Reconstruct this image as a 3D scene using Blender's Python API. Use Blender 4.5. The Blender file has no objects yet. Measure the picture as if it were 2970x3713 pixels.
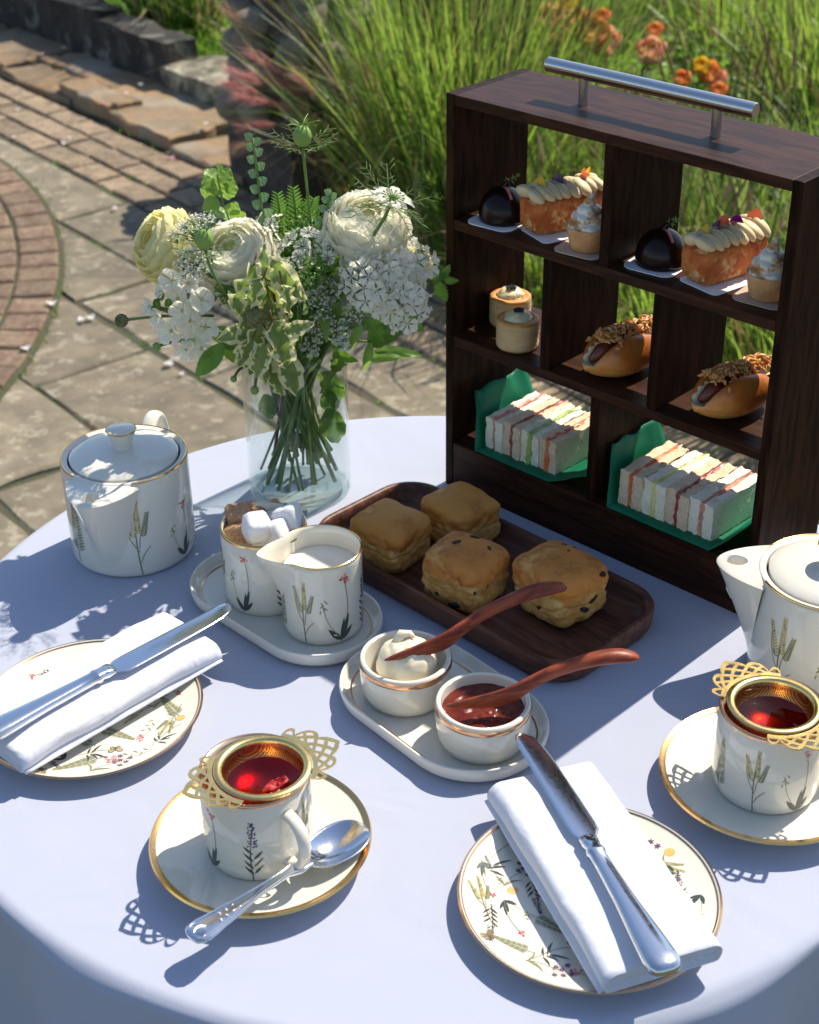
import bpy, math, random
from math import sin, cos, pi, radians, sqrt, atan2, exp, hypot
from mathutils import Vector, Matrix, noise
sc = bpy.context.scene
col = sc.collection
V = Vector
TZ = 0.74                      # table top above the ground
# ---------------------------------------------------------------- camera
CAM = V((0, 0, TZ + 0.73)); FPX = 5592.59; PITCH = 0.5443; ROLL = -0.01224
PW, PH = 2970.0, 3713.0
FW = V((0, cos(PITCH), -sin(PITCH))); UP0 = V((0, sin(PITCH), cos(PITCH))); RT0 = V((1, 0, 0))
RT = RT0 * cos(ROLL) + UP0 * sin(ROLL); UPV = -RT0 * sin(ROLL) + UP0 * cos(ROLL)
cd = bpy.data.cameras.new("camera"); cam = bpy.data.objects.new("camera", cd); col.objects.link(cam)
Mx = Matrix((RT, UPV, -FW)).transposed().to_4x4(); Mx.translation = CAM; cam.matrix_world = Mx
cd.sensor_fit = 'HORIZONTAL'; cd.sensor_width = 36.0; cd.lens = FPX / PW * 36.0
cd.clip_start = 0.02; cd.clip_end = 300.0
cd.dof.use_dof = True; cd.dof.focus_distance = 1.16; cd.dof.aperture_fstop = 16.0
sc.camera = cam
# ---------------------------------------------------------------- sky, sun, exposure
SUN_AZ, SUN_EL = radians(45.0), radians(52.0)      # direction towards the sun, measured from +x
w = bpy.data.worlds.new("World"); sc.world = w; w.use_nodes = True
nt = w.node_tree; bg = nt.nodes["Background"]
sky = nt.nodes.new("ShaderNodeTexSky"); sky.sky_type = 'NISHITA'; sky.sun_disc = False
sky.sun_elevation = SUN_EL; sky.sun_rotation = pi / 2 - SUN_AZ
sky.air_density = 1.0; sky.dust_density = 0.6; sky.ozone_density = 1.5
nt.links.new(sky.outputs[0], bg.inputs[0]); bg.inputs[1].default_value = 0.125
sl = bpy.data.lights.new("sun", 'SUN'); sl.energy = 4.9; sl.angle = radians(0.53); sl.color = (1.0, 0.91, 0.76)
so = bpy.data.objects.new("sun", sl); col.objects.link(so)
sdir = V((cos(SUN_EL) * cos(SUN_AZ), cos(SUN_EL) * sin(SUN_AZ), sin(SUN_EL)))
so.rotation_euler = sdir.to_track_quat('Z', 'Y').to_euler(); so.location = (3, 3, 6)
sc.view_settings.view_transform = 'Standard'; sc.view_settings.look = 'None'
sc.view_settings.exposure = 0.42; sc.view_settings.gamma = 1.0; sc.view_settings.use_curve_mapping = False
sc.render.engine = 'CYCLES'
cy = sc.cycles
cy.max_bounces = 10; cy.diffuse_bounces = 4; cy.glossy_bounces = 5; cy.transmission_bounces = 8; cy.transparent_max_bounces = 24
cy.caustics_reflective = True; cy.caustics_refractive = False; cy.blur_glossy = 0.6
cy.sample_clamp_indirect = 6.0; cy.use_denoising = True
R_ = random.Random(7)

def ray(x, y):                 # x, y in the 1725-wide view of the photograph
    k = PW / 1725.0
    return FW + RT * ((x * k - PW / 2) / FPX) + UPV * ((PH / 2 - y * k) / FPX)
def D(x, y, z=0.0):            # point on the horizontal plane z above the table
    d = ray(x, y); t = (TZ + z - CAM.z) / d.z; return CAM + d * t
def DY(x, y, Y):               # point at depth Y
    d = ray(x, y); return CAM + d * (Y / d.y)
# ---------------------------------------------------------------- materials
MATS = {}
def mat(name, c, rough=.5, metal=0., spec=.5, c2=None, ns=60., nd=4., lo=.38, hi=.62, bump=0., bs=200., bd=.002,
        transl=0., tcol=None, coat=0., rand=0., sss=0., stretch=None, weave=None, alpha=None, rvar=0., dist=0., c3=None, ns3=8., voro=None, soft=None):
    m = bpy.data.materials.new(name); m.use_nodes = True; n = m.node_tree; N = n.nodes; L = n.links
    p = N["Principled BSDF"]; out = N["Material Output"]
    p.inputs["Roughness"].default_value = rough; p.inputs["Metallic"].default_value = metal
    p.inputs["Specular IOR Level"].default_value = spec
    if coat: p.inputs["Coat Weight"].default_value = coat; p.inputs["Coat Roughness"].default_value = .06
    if sss:
        p.inputs["Subsurface Weight"].default_value = sss; p.inputs["Subsurface Radius"].default_value = (.012, .007, .004); p.inputs["Subsurface Scale"].default_value = .5
    tc = N.new("ShaderNodeTexCoord"); co = tc.outputs["Object"]
    oi = None
    if rand:
        oi = N.new("ShaderNodeObjectInfo"); va = N.new("ShaderNodeVectorMath"); va.operation = 'ADD'
        sm = N.new("ShaderNodeVectorMath"); sm.operation = 'SCALE'; sm.inputs[0].default_value = (17.3, 9.1, 5.7)
        L.new(oi.outputs["Random"], sm.inputs["Scale"]); L.new(co, va.inputs[0]); L.new(sm.outputs[0], va.inputs[1]); co = va.outputs[0]
    if stretch:
        mp = N.new("ShaderNodeMapping"); mp.inputs["Scale"].default_value = stretch; L.new(co, mp.inputs[0]); co = mp.outputs[0]
    cs = None
    def tex(scale, det, d=0.):
        t = N.new("ShaderNodeTexNoise"); t.inputs["Scale"].default_value = scale; t.inputs["Detail"].default_value = det
        t.inputs["Distortion"].default_value = d; t.inputs["Roughness"].default_value = .6; L.new(co, t.inputs["Vector"]); return t
    def mix(f, a, b):
        x = N.new("ShaderNodeMix"); x.data_type = 'RGBA'
        for s, i in ((f, 0), (a, 6), (b, 7)):
            if isinstance(s, (int, float)): x.inputs[i].default_value = s
            elif isinstance(s, tuple): x.inputs[i].default_value = (*s[:3], 1)
            else: L.new(s, x.inputs[i])
        return x.outputs[2]
    def ramp(s, a, b):
        r = N.new("ShaderNodeMapRange"); r.inputs[1].default_value = a; r.inputs[2].default_value = b; r.interpolation_type = 'SMOOTHSTEP'; L.new(s, r.inputs[0]); return r.outputs[0]
    cs = tuple(c)
    if c2:
        cs = mix(ramp(tex(ns, nd, dist).outputs[0], lo, hi), c, c2)
    if c3:
        cs = mix(ramp(tex(ns3, 3).outputs[0], .52, .68), cs, c3)
    if rand:
        hv = N.new("ShaderNodeHueSaturation"); r = N.new("ShaderNodeMapRange"); r.inputs[3].default_value = 1 - rand; r.inputs[4].default_value = 1 + rand
        L.new(oi.outputs["Random"], r.inputs[0]); L.new(r.outputs[0], hv.inputs["Value"])
        if isinstance(cs, tuple): hv.inputs["Color"].default_value = (*cs, 1)
        else: L.new(cs, hv.inputs["Color"])
        cs = hv.outputs[0]
    if isinstance(cs, tuple): p.inputs["Base Color"].default_value = (*cs, 1)
    else: L.new(cs, p.inputs["Base Color"])
    if rvar:
        r = N.new("ShaderNodeMapRange"); r.inputs[3].default_value = max(.02, rough - rvar); r.inputs[4].default_value = rough + rvar
        L.new(tex(ns * 1.7, 5).outputs[0], r.inputs[0]); L.new(r.outputs[0], p.inputs["Roughness"])
    nrm = None
    if bump:
        b = N.new("ShaderNodeBump"); b.inputs["Strength"].default_value = bump; b.inputs["Distance"].default_value = bd
        if voro:
            t = N.new("ShaderNodeTexVoronoi"); t.inputs["Scale"].default_value = bs; L.new(co, t.inputs["Vector"]); L.new(t.outputs["Distance"], b.inputs["Height"])
        else:
            L.new(tex(bs, 5).outputs[0], b.inputs["Height"])
        nrm = b.outputs[0]
    if soft:
        b = N.new("ShaderNodeBump"); b.inputs["Strength"].default_value = soft[1]; b.inputs["Distance"].default_value = soft[2]; L.new(tex(soft[0], 2, .8).outputs[0], b.inputs["Height"])
        if nrm: L.new(nrm, b.inputs["Normal"])
        nrm = b.outputs[0]
    if weave:
        for k, (sx, sy, sz) in enumerate(weave):
            mp = N.new("ShaderNodeMapping"); mp.inputs["Scale"].default_value = (sx, sy, sz); L.new(tc.outputs["Object"], mp.inputs[0])
            wv = N.new("ShaderNodeTexWave"); wv.bands_direction = 'DIAGONAL' if (sx and sy) else ('X' if sx else 'Y'); wv.inputs["Scale"].default_value = 1.; wv.inputs["Distortion"].default_value = .6
            wv.inputs["Detail"].default_value = 1.
            L.new(mp.outputs[0], wv.inputs[0])
            b = N.new("ShaderNodeBump"); b.inputs["Strength"].default_value = .2; b.inputs["Distance"].default_value = .0005
            L.new(wv.outputs["Fac"], b.inputs["Height"])
            if nrm: L.new(nrm, b.inputs["Normal"])
            nrm = b.outputs[0]
    if nrm: L.new(nrm, p.inputs["Normal"])
    sh = p.outputs[0]
    if transl:
        t = N.new("ShaderNodeBsdfTranslucent"); ms = N.new("ShaderNodeMixShader"); ms.inputs[0].default_value = transl
        if tcol: t.inputs[0].default_value = (*tcol, 1)
        elif isinstance(cs, tuple): t.inputs[0].default_value = (*cs, 1)
        else: L.new(cs, t.inputs[0])
        L.new(sh, ms.inputs[1]); L.new(t.outputs[0], ms.inputs[2]); sh = ms.outputs[0]
    if alpha:                                        # square wire mesh with see-through holes
        sxn = N.new("ShaderNodeSeparateXYZ"); L.new(tc.outputs["Object"], sxn.inputs[0]); g = []
        for ax in (0, 1):
            q = N.new("ShaderNodeMath"); q.operation = 'MULTIPLY'; q.inputs[1].default_value = alpha; L.new(sxn.outputs[ax], q.inputs[0])
            fr = N.new("ShaderNodeMath"); fr.operation = 'FRACT'; L.new(q.outputs[0], fr.inputs[0])
            gt = N.new("ShaderNodeMath"); gt.operation = 'GREATER_THAN'; gt.inputs[1].default_value = .36; L.new(fr.outputs[0], gt.inputs[0]); g.append(gt)
        mu = N.new("ShaderNodeMath"); mu.operation = 'MULTIPLY'; L.new(g[0].outputs[0], mu.inputs[0]); L.new(g[1].outputs[0], mu.inputs[1])
        tr = N.new("ShaderNodeBsdfTransparent"); ms = N.new("ShaderNodeMixShader"); L.new(mu.outputs[0], ms.inputs[0]); L.new(sh, ms.inputs[1]); L.new(tr.outputs[0], ms.inputs[2]); sh = ms.outputs[0]
    L.new(sh, out.inputs[0])
    MATS[name] = m; return m
def thin_glass(name, tint, rough=.0, ior=1.45, edge=5):
    m = bpy.data.materials.new(name); m.use_nodes = True; n = m.node_tree; N = n.nodes; L = n.links
    N.remove(N["Principled BSDF"]); out = N["Material Output"]
    fr = N.new("ShaderNodeFresnel"); ge = N.new("ShaderNodeNewGeometry"); mr = N.new("ShaderNodeMapRange")
    mr.inputs[3].default_value = ior; mr.inputs[4].default_value = 1 / ior; L.new(ge.outputs["Backfacing"], mr.inputs[0]); L.new(mr.outputs[0], fr.inputs[0])   # thin sheet: same reflectance from both sides
    tr = N.new("ShaderNodeBsdfTransparent"); lw = N.new("ShaderNodeLayerWeight"); lw.inputs[0].default_value = .25
    tm = N.new("ShaderNodeMix"); tm.data_type = 'RGBA'; tm.inputs[6].default_value = (*tint, 1); tm.inputs[7].default_value = (*[c ** edge for c in tint], 1)   # longer path through the glass at grazing angles
    L.new(lw.outputs["Facing"], tm.inputs[0]); L.new(tm.outputs[2], tr.inputs[0])
    gl = N.new("ShaderNodeBsdfGlossy"); gl.inputs["Roughness"].default_value = rough; gl.inputs[0].default_value = (1, 1, 1, 1)
    ms = N.new("ShaderNodeMixShader"); L.new(fr.outputs[0], ms.inputs[0]); L.new(tr.outputs[0], ms.inputs[1]); L.new(gl.outputs[0], ms.inputs[2])
    L.new(ms.outputs[0], out.inputs[0]); MATS[name] = m; return m
# ---------------------------------------------------------------- mesh helpers
class MB:
    def __init__(s): s.v = []; s.f = []; s.m = []
    def add(s, vs, fs, mi=0, M=None):
        o = len(s.v)
        s.v += [tuple(M @ V(v)) if M is not None else tuple(v) for v in vs]
        s.f += [tuple(i + o for i in f) for f in fs]; s.m += [mi] * len(fs) if not isinstance(mi, list) else mi
        return s
    def box(s, x0, x1, y0, y1, z0, z1, mi=0, M=None):
        vs = [(x, y, z) for z in (z0, z1) for y in (y0, y1) for x in (x0, x1)]
        return s.add(vs, [(0, 2, 3, 1), (4, 5, 7, 6), (0, 1, 5, 4), (2, 6, 7, 3), (0, 4, 6, 2), (1, 3, 7, 5)], mi, M)
    def lathe(s, prof, n=64, mi=0, M=None, rf=None, cap0=False, cap1=False, a0=0., a1=2 * pi):
        full = abs(a1 - a0 - 2 * pi) < 1e-6; cols = n if full else n + 1; vs = []; fs = []; k = len(prof)
        for i in range(cols):
            a = a0 + (a1 - a0) * i / n
            for (r, z) in prof:
                rr = rf(a, r, z) if rf else r
                vs.append((rr * cos(a), rr * sin(a), z))
        for i in range(n):
            j = (i + 1) % cols
            for q in range(k - 1): fs.append((i * k + q, j * k + q, j * k + q + 1, i * k + q + 1))
        if cap0: fs.append(tuple(i * k for i in range(cols))[::-1])
        if cap1: fs.append(tuple(i * k + k - 1 for i in range(cols)))
        return s.add(vs, fs, mi, M)
    def tube(s, pts, rad, n=8, mi=0, M=None, caps=True, flat=1., closed=False, up=None):
        pts = [V(p) for p in pts]; k = len(pts)
        if not isinstance(rad, (list, tuple)): rad = [rad] * k
        vs = []; fs = []; nrm = None
        for i, p in enumerate(pts):
            t = (pts[(i + 1) % k] - pts[i - 1]) if closed else (pts[min(i + 1, k - 1)] - pts[max(i - 1, 0)])
            t = t.normalized() if t.length > 1e-9 else V((0, 0, 1))
            if nrm is None:
                u = V(up) if up else (V((0, 0, 1)) if abs(t.z) < .9 else V((1, 0, 0))); nrm = (u - t * u.dot(t)).normalized()
            else:
                u = V(up) if up else nrm; q = u - t * u.dot(t); nrm = q.normalized() if q.length > 1e-6 else nrm
            b = t.cross(nrm)
            for j in range(n):
                a = 2 * pi * j / n; vs.append(p + (b * cos(a) + nrm * sin(a) * flat) * rad[i])
        for i in range(k if closed else k - 1):
            for j in range(n):
                a, b2 = i * n, ((i + 1) % k) * n; j2 = (j + 1) % n; fs.append((a + j, a + j2, b2 + j2, b2 + j))
        if caps and not closed: fs.append(tuple(range(n))[::-1]); fs.append(tuple((k - 1) * n + j for j in range(n)))
        return s.add(vs, fs, mi, M)
    def grid(s, fn, nu, nv, mi=0, M=None, mfn=None, wrapu=False):
        vs = [fn(i / nu, j / nv) for i in range(nu + (0 if wrapu else 1)) for j in range(nv + 1)]; fs = []; ms = []
        for i in range(nu):
            i2 = (i + 1) % nu if wrapu else i + 1
            for j in range(nv):
                fs.append((i * (nv + 1) + j, i2 * (nv + 1) + j, i2 * (nv + 1) + j + 1, i * (nv + 1) + j + 1)); ms.append(mfn(i, j) if mfn else mi)
        return s.add(vs, fs, ms, M)
    def ball(s, c, r, nu=12, nv=8, mi=0, fn=None, M=None):
        c = V(c); r = r if isinstance(r, (tuple, list)) else (r, r, r)
        def g(u, v):
            a = 2 * pi * u; b = -pi / 2 + pi * v; d = V((cos(a) * cos(b), sin(a) * cos(b), sin(b)))
            k = fn(d) if fn else 1.
            return c + V((d.x * r[0], d.y * r[1], d.z * r[2])) * k
        return s.grid(g, nu, nv, mi, M, wrapu=True)
    def prism(s, poly, z0, z1, mi=0, M=None, zf=None):
        n = len(poly); vs = [(x, y, z0) for x, y in poly] + [(x, y, z1) for x, y in poly]
        return s.add(vs, [tuple(range(n))[::-1], tuple(range(n, 2 * n))] + [(i, (i + 1) % n, n + (i + 1) % n, n + i) for i in range(n)], mi, M)
    def mesh(s, name, mats, smooth=40):
        me = bpy.data.meshes.new(name); me.from_pydata(s.v, [], s.f)
        for m in (mats if isinstance(mats, (list, tuple)) else [mats]): me.materials.append(MATS[m] if isinstance(m, str) else m)
        if any(s.m): me.polygons.foreach_set("material_index", s.m)
        if smooth:
            me.polygons.foreach_set("use_smooth", [True] * len(me.polygons)); me.update()
            if smooth < 180: me.set_sharp_from_angle(angle=radians(smooth))
        me.update(); return me
    def build(s, name, mats, parent=None, smooth=40, bevel=0., loc=None):
        o = bpy.data.objects.new(name, s.mesh(name, mats, smooth)); col.objects.link(o)
        if parent: o.parent = parent
        if loc is not None: o.location = loc
        if bevel:
            b = o.modifiers.new("bevel", 'BEVEL'); b.width = bevel; b.segments = 2; b.limit_method = 'ANGLE'; b.angle_limit = radians(50)
        return o
def inst(name, me, parent, M=None):
    o = bpy.data.objects.new(name, me); col.objects.link(o); o.parent = parent
    if M is not None: o.matrix_local = M
    return o
def tag(o, label, cat=None, group=None, kind=None):
    if label: o["label"] = label
    if cat: o["category"] = cat
    if group: o["group"] = group
    if kind: o["kind"] = kind
    return o
def thing(name, label, cat, loc=(0, 0, 0), rz=0., group=None):
    o = bpy.data.objects.new(name, None); col.objects.link(o); o.location = loc; o.rotation_euler = (0, 0, rz); o.empty_display_size = .02
    return tag(o, label, cat, group)
def nz(x, y=0., z=0.): return noise.noise(V((x, y, z)))
def T(x=0, y=0, z=0): return Matrix.Translation((x, y, z))
def RZ(a): return Matrix.Rotation(a, 4, 'Z')
def RX(a): return Matrix.Rotation(a, 4, 'X')
def RY(a): return Matrix.Rotation(a, 4, 'Y')
def S(x, y=None, z=None): return Matrix.Diagonal((x, x if y is None else y, x if z is None else z, 1))
def look(p, d, spin=0.):       # matrix at p whose +Z is d
    return T(*p) @ V(d).to_track_quat('Z', 'Y').to_matrix().to_4x4() @ RZ(spin)
def bez(a, b, c, n=8):
    a, b, c = V(a), V(b), V(c); return [a * (1 - t) ** 2 + b * 2 * t * (1 - t) + c * t * t for t in (i / n for i in range(n + 1))]
def bez3(a, b, c, d, n=10):
    a, b, c, d = V(a), V(b), V(c), V(d); return [a * (1 - t) ** 3 + b * 3 * t * (1 - t) ** 2 + c * 3 * t * t * (1 - t) + d * t ** 3 for t in (i / n for i in range(n + 1))]
def rrect(hx, hy, r, n=6):
    p = []
    for cx, cy, a in ((hx - r, hy - r, 0), (-hx + r, hy - r, pi / 2), (-hx + r, -hy + r, pi), (hx - r, -hy + r, 1.5 * pi)):
        p += [(cx + r * cos(a + pi / 2 * i / n), cy + r * sin(a + pi / 2 * i / n)) for i in range(n + 1)]
    return p
# ================================================================ materials
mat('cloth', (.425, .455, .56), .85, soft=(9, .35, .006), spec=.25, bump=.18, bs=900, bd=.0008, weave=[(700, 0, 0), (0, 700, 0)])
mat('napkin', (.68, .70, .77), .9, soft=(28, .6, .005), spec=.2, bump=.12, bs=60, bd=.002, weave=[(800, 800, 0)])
mat('porcelain', (.76, .715, .60), .07, spec=.55, coat=.35)
mat('porcelain_cool', (.74, .71, .62), .09, spec=.5, coat=.25)
mat('gold', (.86, .52, .20), .16, metal=1., bump=.05, bs=300)
mat('brass', (.90, .66, .26), .27, metal=1., bump=.04, bs=250, rvar=.08)
mat('copper_gold', (.78, .46, .27), .2, metal=1.)
mat('wire_mesh', (.74, .42, .16), .28, metal=1., alpha=1000.)
mat('silver', (.72, .74, .77), .13, metal=1., bump=.06, bs=900, bd=.0005, rvar=.09, ns=250)
mat('steel', (.60, .60, .60), .24, metal=1., stretch=(1, 1, 1), bump=.06, bs=500)
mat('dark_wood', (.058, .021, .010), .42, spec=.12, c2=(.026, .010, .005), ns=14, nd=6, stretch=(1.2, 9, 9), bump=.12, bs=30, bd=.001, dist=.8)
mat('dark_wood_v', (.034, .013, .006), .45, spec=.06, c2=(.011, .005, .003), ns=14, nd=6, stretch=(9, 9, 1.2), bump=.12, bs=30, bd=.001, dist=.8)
mat('tray_wood', (.17, .066, .036), .45, spec=.35, c2=(.075, .030, .020), ns=16, nd=7, stretch=(1., 8, 8), bump=.2, bs=40, bd=.001, dist=.6)
mat('red_wood', (.32, .07, .03), .42, spec=.3, c2=(.15, .028, .015), ns=24, nd=6, stretch=(1.2, 9, 9), bump=.2, bs=60, bd=.0008, dist=.5)
mat('scone', (.68, .27, .045), .65, c2=(.44, .125, .018), ns=34, nd=6, lo=.42, hi=.66, bump=.55, bs=130, bd=.0016, c3=(.76, .38, .095), ns3=38)
mat('fruit_scone', (.68, .25, .040), .65, c2=(.42, .11, .015), ns=40, nd=6, lo=.42, hi=.64, bump=.65, bs=120, bd=.002, c3=(.76, .36, .09), ns3=42)
mat('scone_side', (.76, .42, .12), .85, c2=(.62, .28, .06), ns=60, nd=7, bump=.9, bs=170, bd=.003, c3=(.82, .50, .18), ns3=70)
mat('raisin', (.018, .012, .016), .45, bump=.6, bs=500)
mat('cream', (.88, .80, .60), .4, sss=.3, bump=.12, bs=120, c2=(.80, .70, .48), ns=60)
mat('milk', (.86, .82, .70), .12, sss=.2)
mat('jam', (.10, .014, .009), .08, spec=.3, c2=(.15, .024, .013), ns=90, bump=.5, bs=150, bd=.003)
thin_glass('tea_red', (.66, .03, .04), edge=1.5, ior=1.33); thin_glass('tea_brown', (.46, .10, .03), edge=1.5, ior=1.33)
mat('petal_red', (.62, .045, .05), .45, transl=.35)
mat('petal_orange', (.78, .17, .08), .45, transl=.35)
mat('sugar_white', (.86, .86, .87), .55, bump=.8, bs=1100, bd=.0012, sss=.25)
mat('sugar_brown', (.44, .21, .09), .5, c2=(.62, .36, .18), ns=700, nd=2, bump=.9, bs=900, bd=.0012)
mat('sponge', (.70, .21, .036), .7, c2=(.48, .10, .014), ns=60, bump=1., bs=300, bd=.003, c3=(.84, .50, .20), ns3=110)
mat('piped_cream', (.72, .58, .34), .55, bump=.15, bs=200, sss=.15)
mat('chocolate', (.012, .004, .004), .25, spec=.3)
mat('pink_glaze', (.55, .12, .11), .2)
mat('card', (.80, .80, .80), .5)
mat('card_tan', (.52, .40, .32), .4)
mat('pastry_pale', (.70, .50, .26), .7, c2=(.62, .40, .17), ns=40, bump=.5, bs=160, bd=.0015, stretch=(1, 1, 4))
mat('pastry_brown', (.60, .22, .05), .5, c2=(.72, .36, .10), ns=80, bump=.4, bs=250)
mat('meringue', (.86, .81, .70), .5, c2=(.50, .24, .07), ns=85, lo=.46, hi=.62, bump=.2, bs=100)
mat('tart_case', (.66, .37, .17), .6, c2=(.55, .27, .10), ns=60, bump=.2, bs=400)
mat('savoury_cream', (.80, .70, .42), .35, bump=.5, bs=160, bd=.003, sss=.2)
mat('caviar', (.008, .008, .012), .12)
mat('bun', (.40, .105, .016), .30, c2=(.56, .18, .032), ns=25, bump=.15, bs=150, c3=(.62, .25, .055), ns3=22)
mat('bun_pale', (.72, .42, .15), .45, c2=(.62, .28, .07), ns=40, bump=.15, bs=150)
mat('bun_inside', (.78, .66, .42), .8, bump=.7, bs=200)
mat('sausage', (.085, .018, .010), .25, c2=(.15, .03, .014), ns=60, bump=.3, bs=100)
mat('onion', (.70, .30, .07), .45, c2=(.82, .46, .16), ns=200, transl=.2)
mat('mustard', (.62, .33, .03), .3)
mat('ketchup', (.50, .025, .02), .15)
mat('bread_white', (.90, .82, .60), .9, bump=.55, bs=420, bd=.003, c2=(.92, .87, .71), ns=300)
mat('bread_brown', (.74, .54, .34), .9, bump=.6, bs=420, bd=.003, c2=(.84, .67, .48), ns=250, lo=.25, hi=.75)
mat('ham', (.66, .24, .17), .4, c2=(.72, .33, .25), ns=200)
mat('beef', (.33, .05, .045), .4, c2=(.42, .09, .07), ns=200)
mat('salmon', (.72, .16, .045), .3, c2=(.78, .25, .09), ns=150)
mat('cucumber', (.34, .46, .12), .4)
mat('egg', (.78, .70, .25), .5)
mat('green_paper', (.012, .25, .12), .45, c2=(.018, .33, .17), ns=30, transl=.5, tcol=(.02, .42, .2), bump=.25, bs=60)
for k, c in dict(ink_stem=(.20, .20, .13), ink_tan=(.50, .42, .17), ink_olive=(.25, .26, .13), ink_dark=(.055, .075, .065), ink_purple=(.14, .075, .17),
                 ink_red=(.55, .10, .09), ink_pink=(.72, .33, .32), ink_yellow=(.80, .48, .13), ink_brown=(.23, .18, .12), ink_grey=(.36, .36, .30), ink_magenta=(.35, .01, .28)).items():
    mat(k, c, .12, spec=.5, coat=.3)
# plants
mat('stem', (.14, .25, .055), .5, c2=(.20, .32, .09), ns=60, transl=.25)
mat('stem_red', (.16, .05, .03), .5)
mat('leaf', (.075, .18, .03), .42, c2=(.10, .23, .04), ns=50, transl=.45, tcol=(.24, .46, .05))
mat('leaf_dark', (.06, .13, .03), .4, c2=(.09, .17, .04), ns=50, transl=.4, tcol=(.2, .36, .05))
mat('leaf_lime', (.16, .30, .05), .42, transl=.45, tcol=(.30, .48, .08), c2=(.20, .34, .08), ns=80)
mat('euca', (.16, .28, .13), .5, transl=.35, tcol=(.26, .42, .16))
mat('variegated_green', (.15, .23, .07), .38, c2=(.22, .30, .11), ns=70, transl=.4, tcol=(.32, .46, .10))
mat('variegated_cream', (.82, .79, .46), .42, transl=.45)
mat('petal_white', (.88, .87, .78), .6, transl=.55, tcol=(.95, .93, .78), bump=.1, bs=120)
mat('petal_pure', (.92, .91, .83), .6, transl=.5, tcol=(.97, .95, .84))
mat('petal_yellow', (.90, .87, .55), .6, transl=.55, tcol=(.95, .90, .52), bump=.1, bs=120)
mat('petal_core', (.60, .66, .28), .6, transl=.3)
mat('flower_dots', (.12, .07, .12), .6)
mat('pod', (.20, .36, .06), .4, c2=(.28, .42, .10), ns=40, transl=.2)
mat('seed_head', (.20, .20, .07), .7, c2=(.10, .12, .04), ns=200, bump=.6, bs=400)
thin_glass('glass', (.97, .982, .977)); thin_glass('glass_rim', (.88, .93, .915), edge=3); thin_glass('water', (.955, .975, .968), edge=3)
# ground
mat('soil', (.05, .036, .022), .95, c2=(.11, .08, .05), ns=14, bump=.9, bs=45, bd=.03, c3=(.24, .20, .14), ns3=5)
mat('mortar', (.085, .07, .045), .95, c2=(.06, .075, .03), ns=6, bump=.7, bs=120, bd=.006)
mat('slab', (.225, .188, .128), .85, c2=(.135, .115, .08), ns=11, nd=9, lo=.32, hi=.68, bump=.5, bs=60, bd=.004, rand=.14, c3=(.31, .275, .20), ns3=26)
mat('paver', (.29, .215, .14), .88, c2=(.19, .14, .09), ns=28, nd=6, bump=.6, bs=130, bd=.003, rand=.24, c3=(.34, .26, .19), ns3=60)
mat('ring_paver', (.205, .148, .095), .88, c2=(.15, .09, .06), ns=26, nd=6, bump=.6, bs=130, bd=.003, rand=.2, c3=(.27, .19, .14), ns3=60)
mat('riven', (.28, .175, .09), .85, c2=(.20, .15, .095), ns=7, nd=8, bump=.7, bs=22, bd=.012, rand=.12, c3=(.27, .23, .17), ns3=4)
mat('wall_stone', (.05, .042, .034), .9, c2=(.022, .02, .018), ns=9, nd=8, bump=.8, bs=40, bd=.012, c3=(.15, .15, .13), ns3=11)
mat('block_stone', (.24, .22, .16), .9, c2=(.10, .09, .065), ns=14, nd=8, bump=.8, bs=40, bd=.01, c3=(.4, .38, .28), ns3=18)
mat('plinth_stone', (.10, .08, .062), .9, c2=(.05, .042, .036), ns=9, nd=8, bump=.8, bs=40, bd=.012)
mat('rock', (.42, .35, .26), .88, c2=(.15, .125, .095), ns=16, nd=8, bump=.8, bs=45, bd=.01, rand=.25, c3=(.40, .37, .30), ns3=20)
mat('lawn_ground', (.06, .12, .025), .9, c2=(.09, .16, .03), ns=5, bump=.5, bs=60, bd=.02)
mat('blade_green', (.16, .27, .05), .42, transl=.5, tcol=(.40, .60, .08), c2=(.09, .17, .035), ns=2.5, rand=.1)
mat('blade_dark', (.06, .13, .025), .45, transl=.4, tcol=(.2, .36, .04), c2=(.03, .07, .015), ns=3, rand=.1)
mat('blade_dry', (.48, .37, .19), .6, transl=.35, c2=(.26, .16, .07), ns=4, rand=.1)
mat('stalk_dark', (.05, .045, .02), .6)
mat('blade_lawn', (.15, .32, .04), .5, transl=.5, tcol=(.36, .62, .06))
mat('plume_pink', (.66, .24, .28), .6, transl=.5, c2=(.78, .50, .40), ns=30)
mat('plume_tan', (.50, .33, .22), .6, transl=.4)
mat('rose_orange', (.80, .26, .06), .55, transl=.4, c2=(.80, .42, .16), ns=25)
mat('rose_peach', (.78, .34, .22), .55, transl=.4, c2=(.80, .50, .28), ns=25)
mat('rose_yellow', (.82, .55, .05), .55, transl=.4)
mat('ground_petal', (.78, .76, .74), .6, transl=.3)
mat('ground_petal_pink', (.70, .38, .42), .6, transl=.3)
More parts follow.
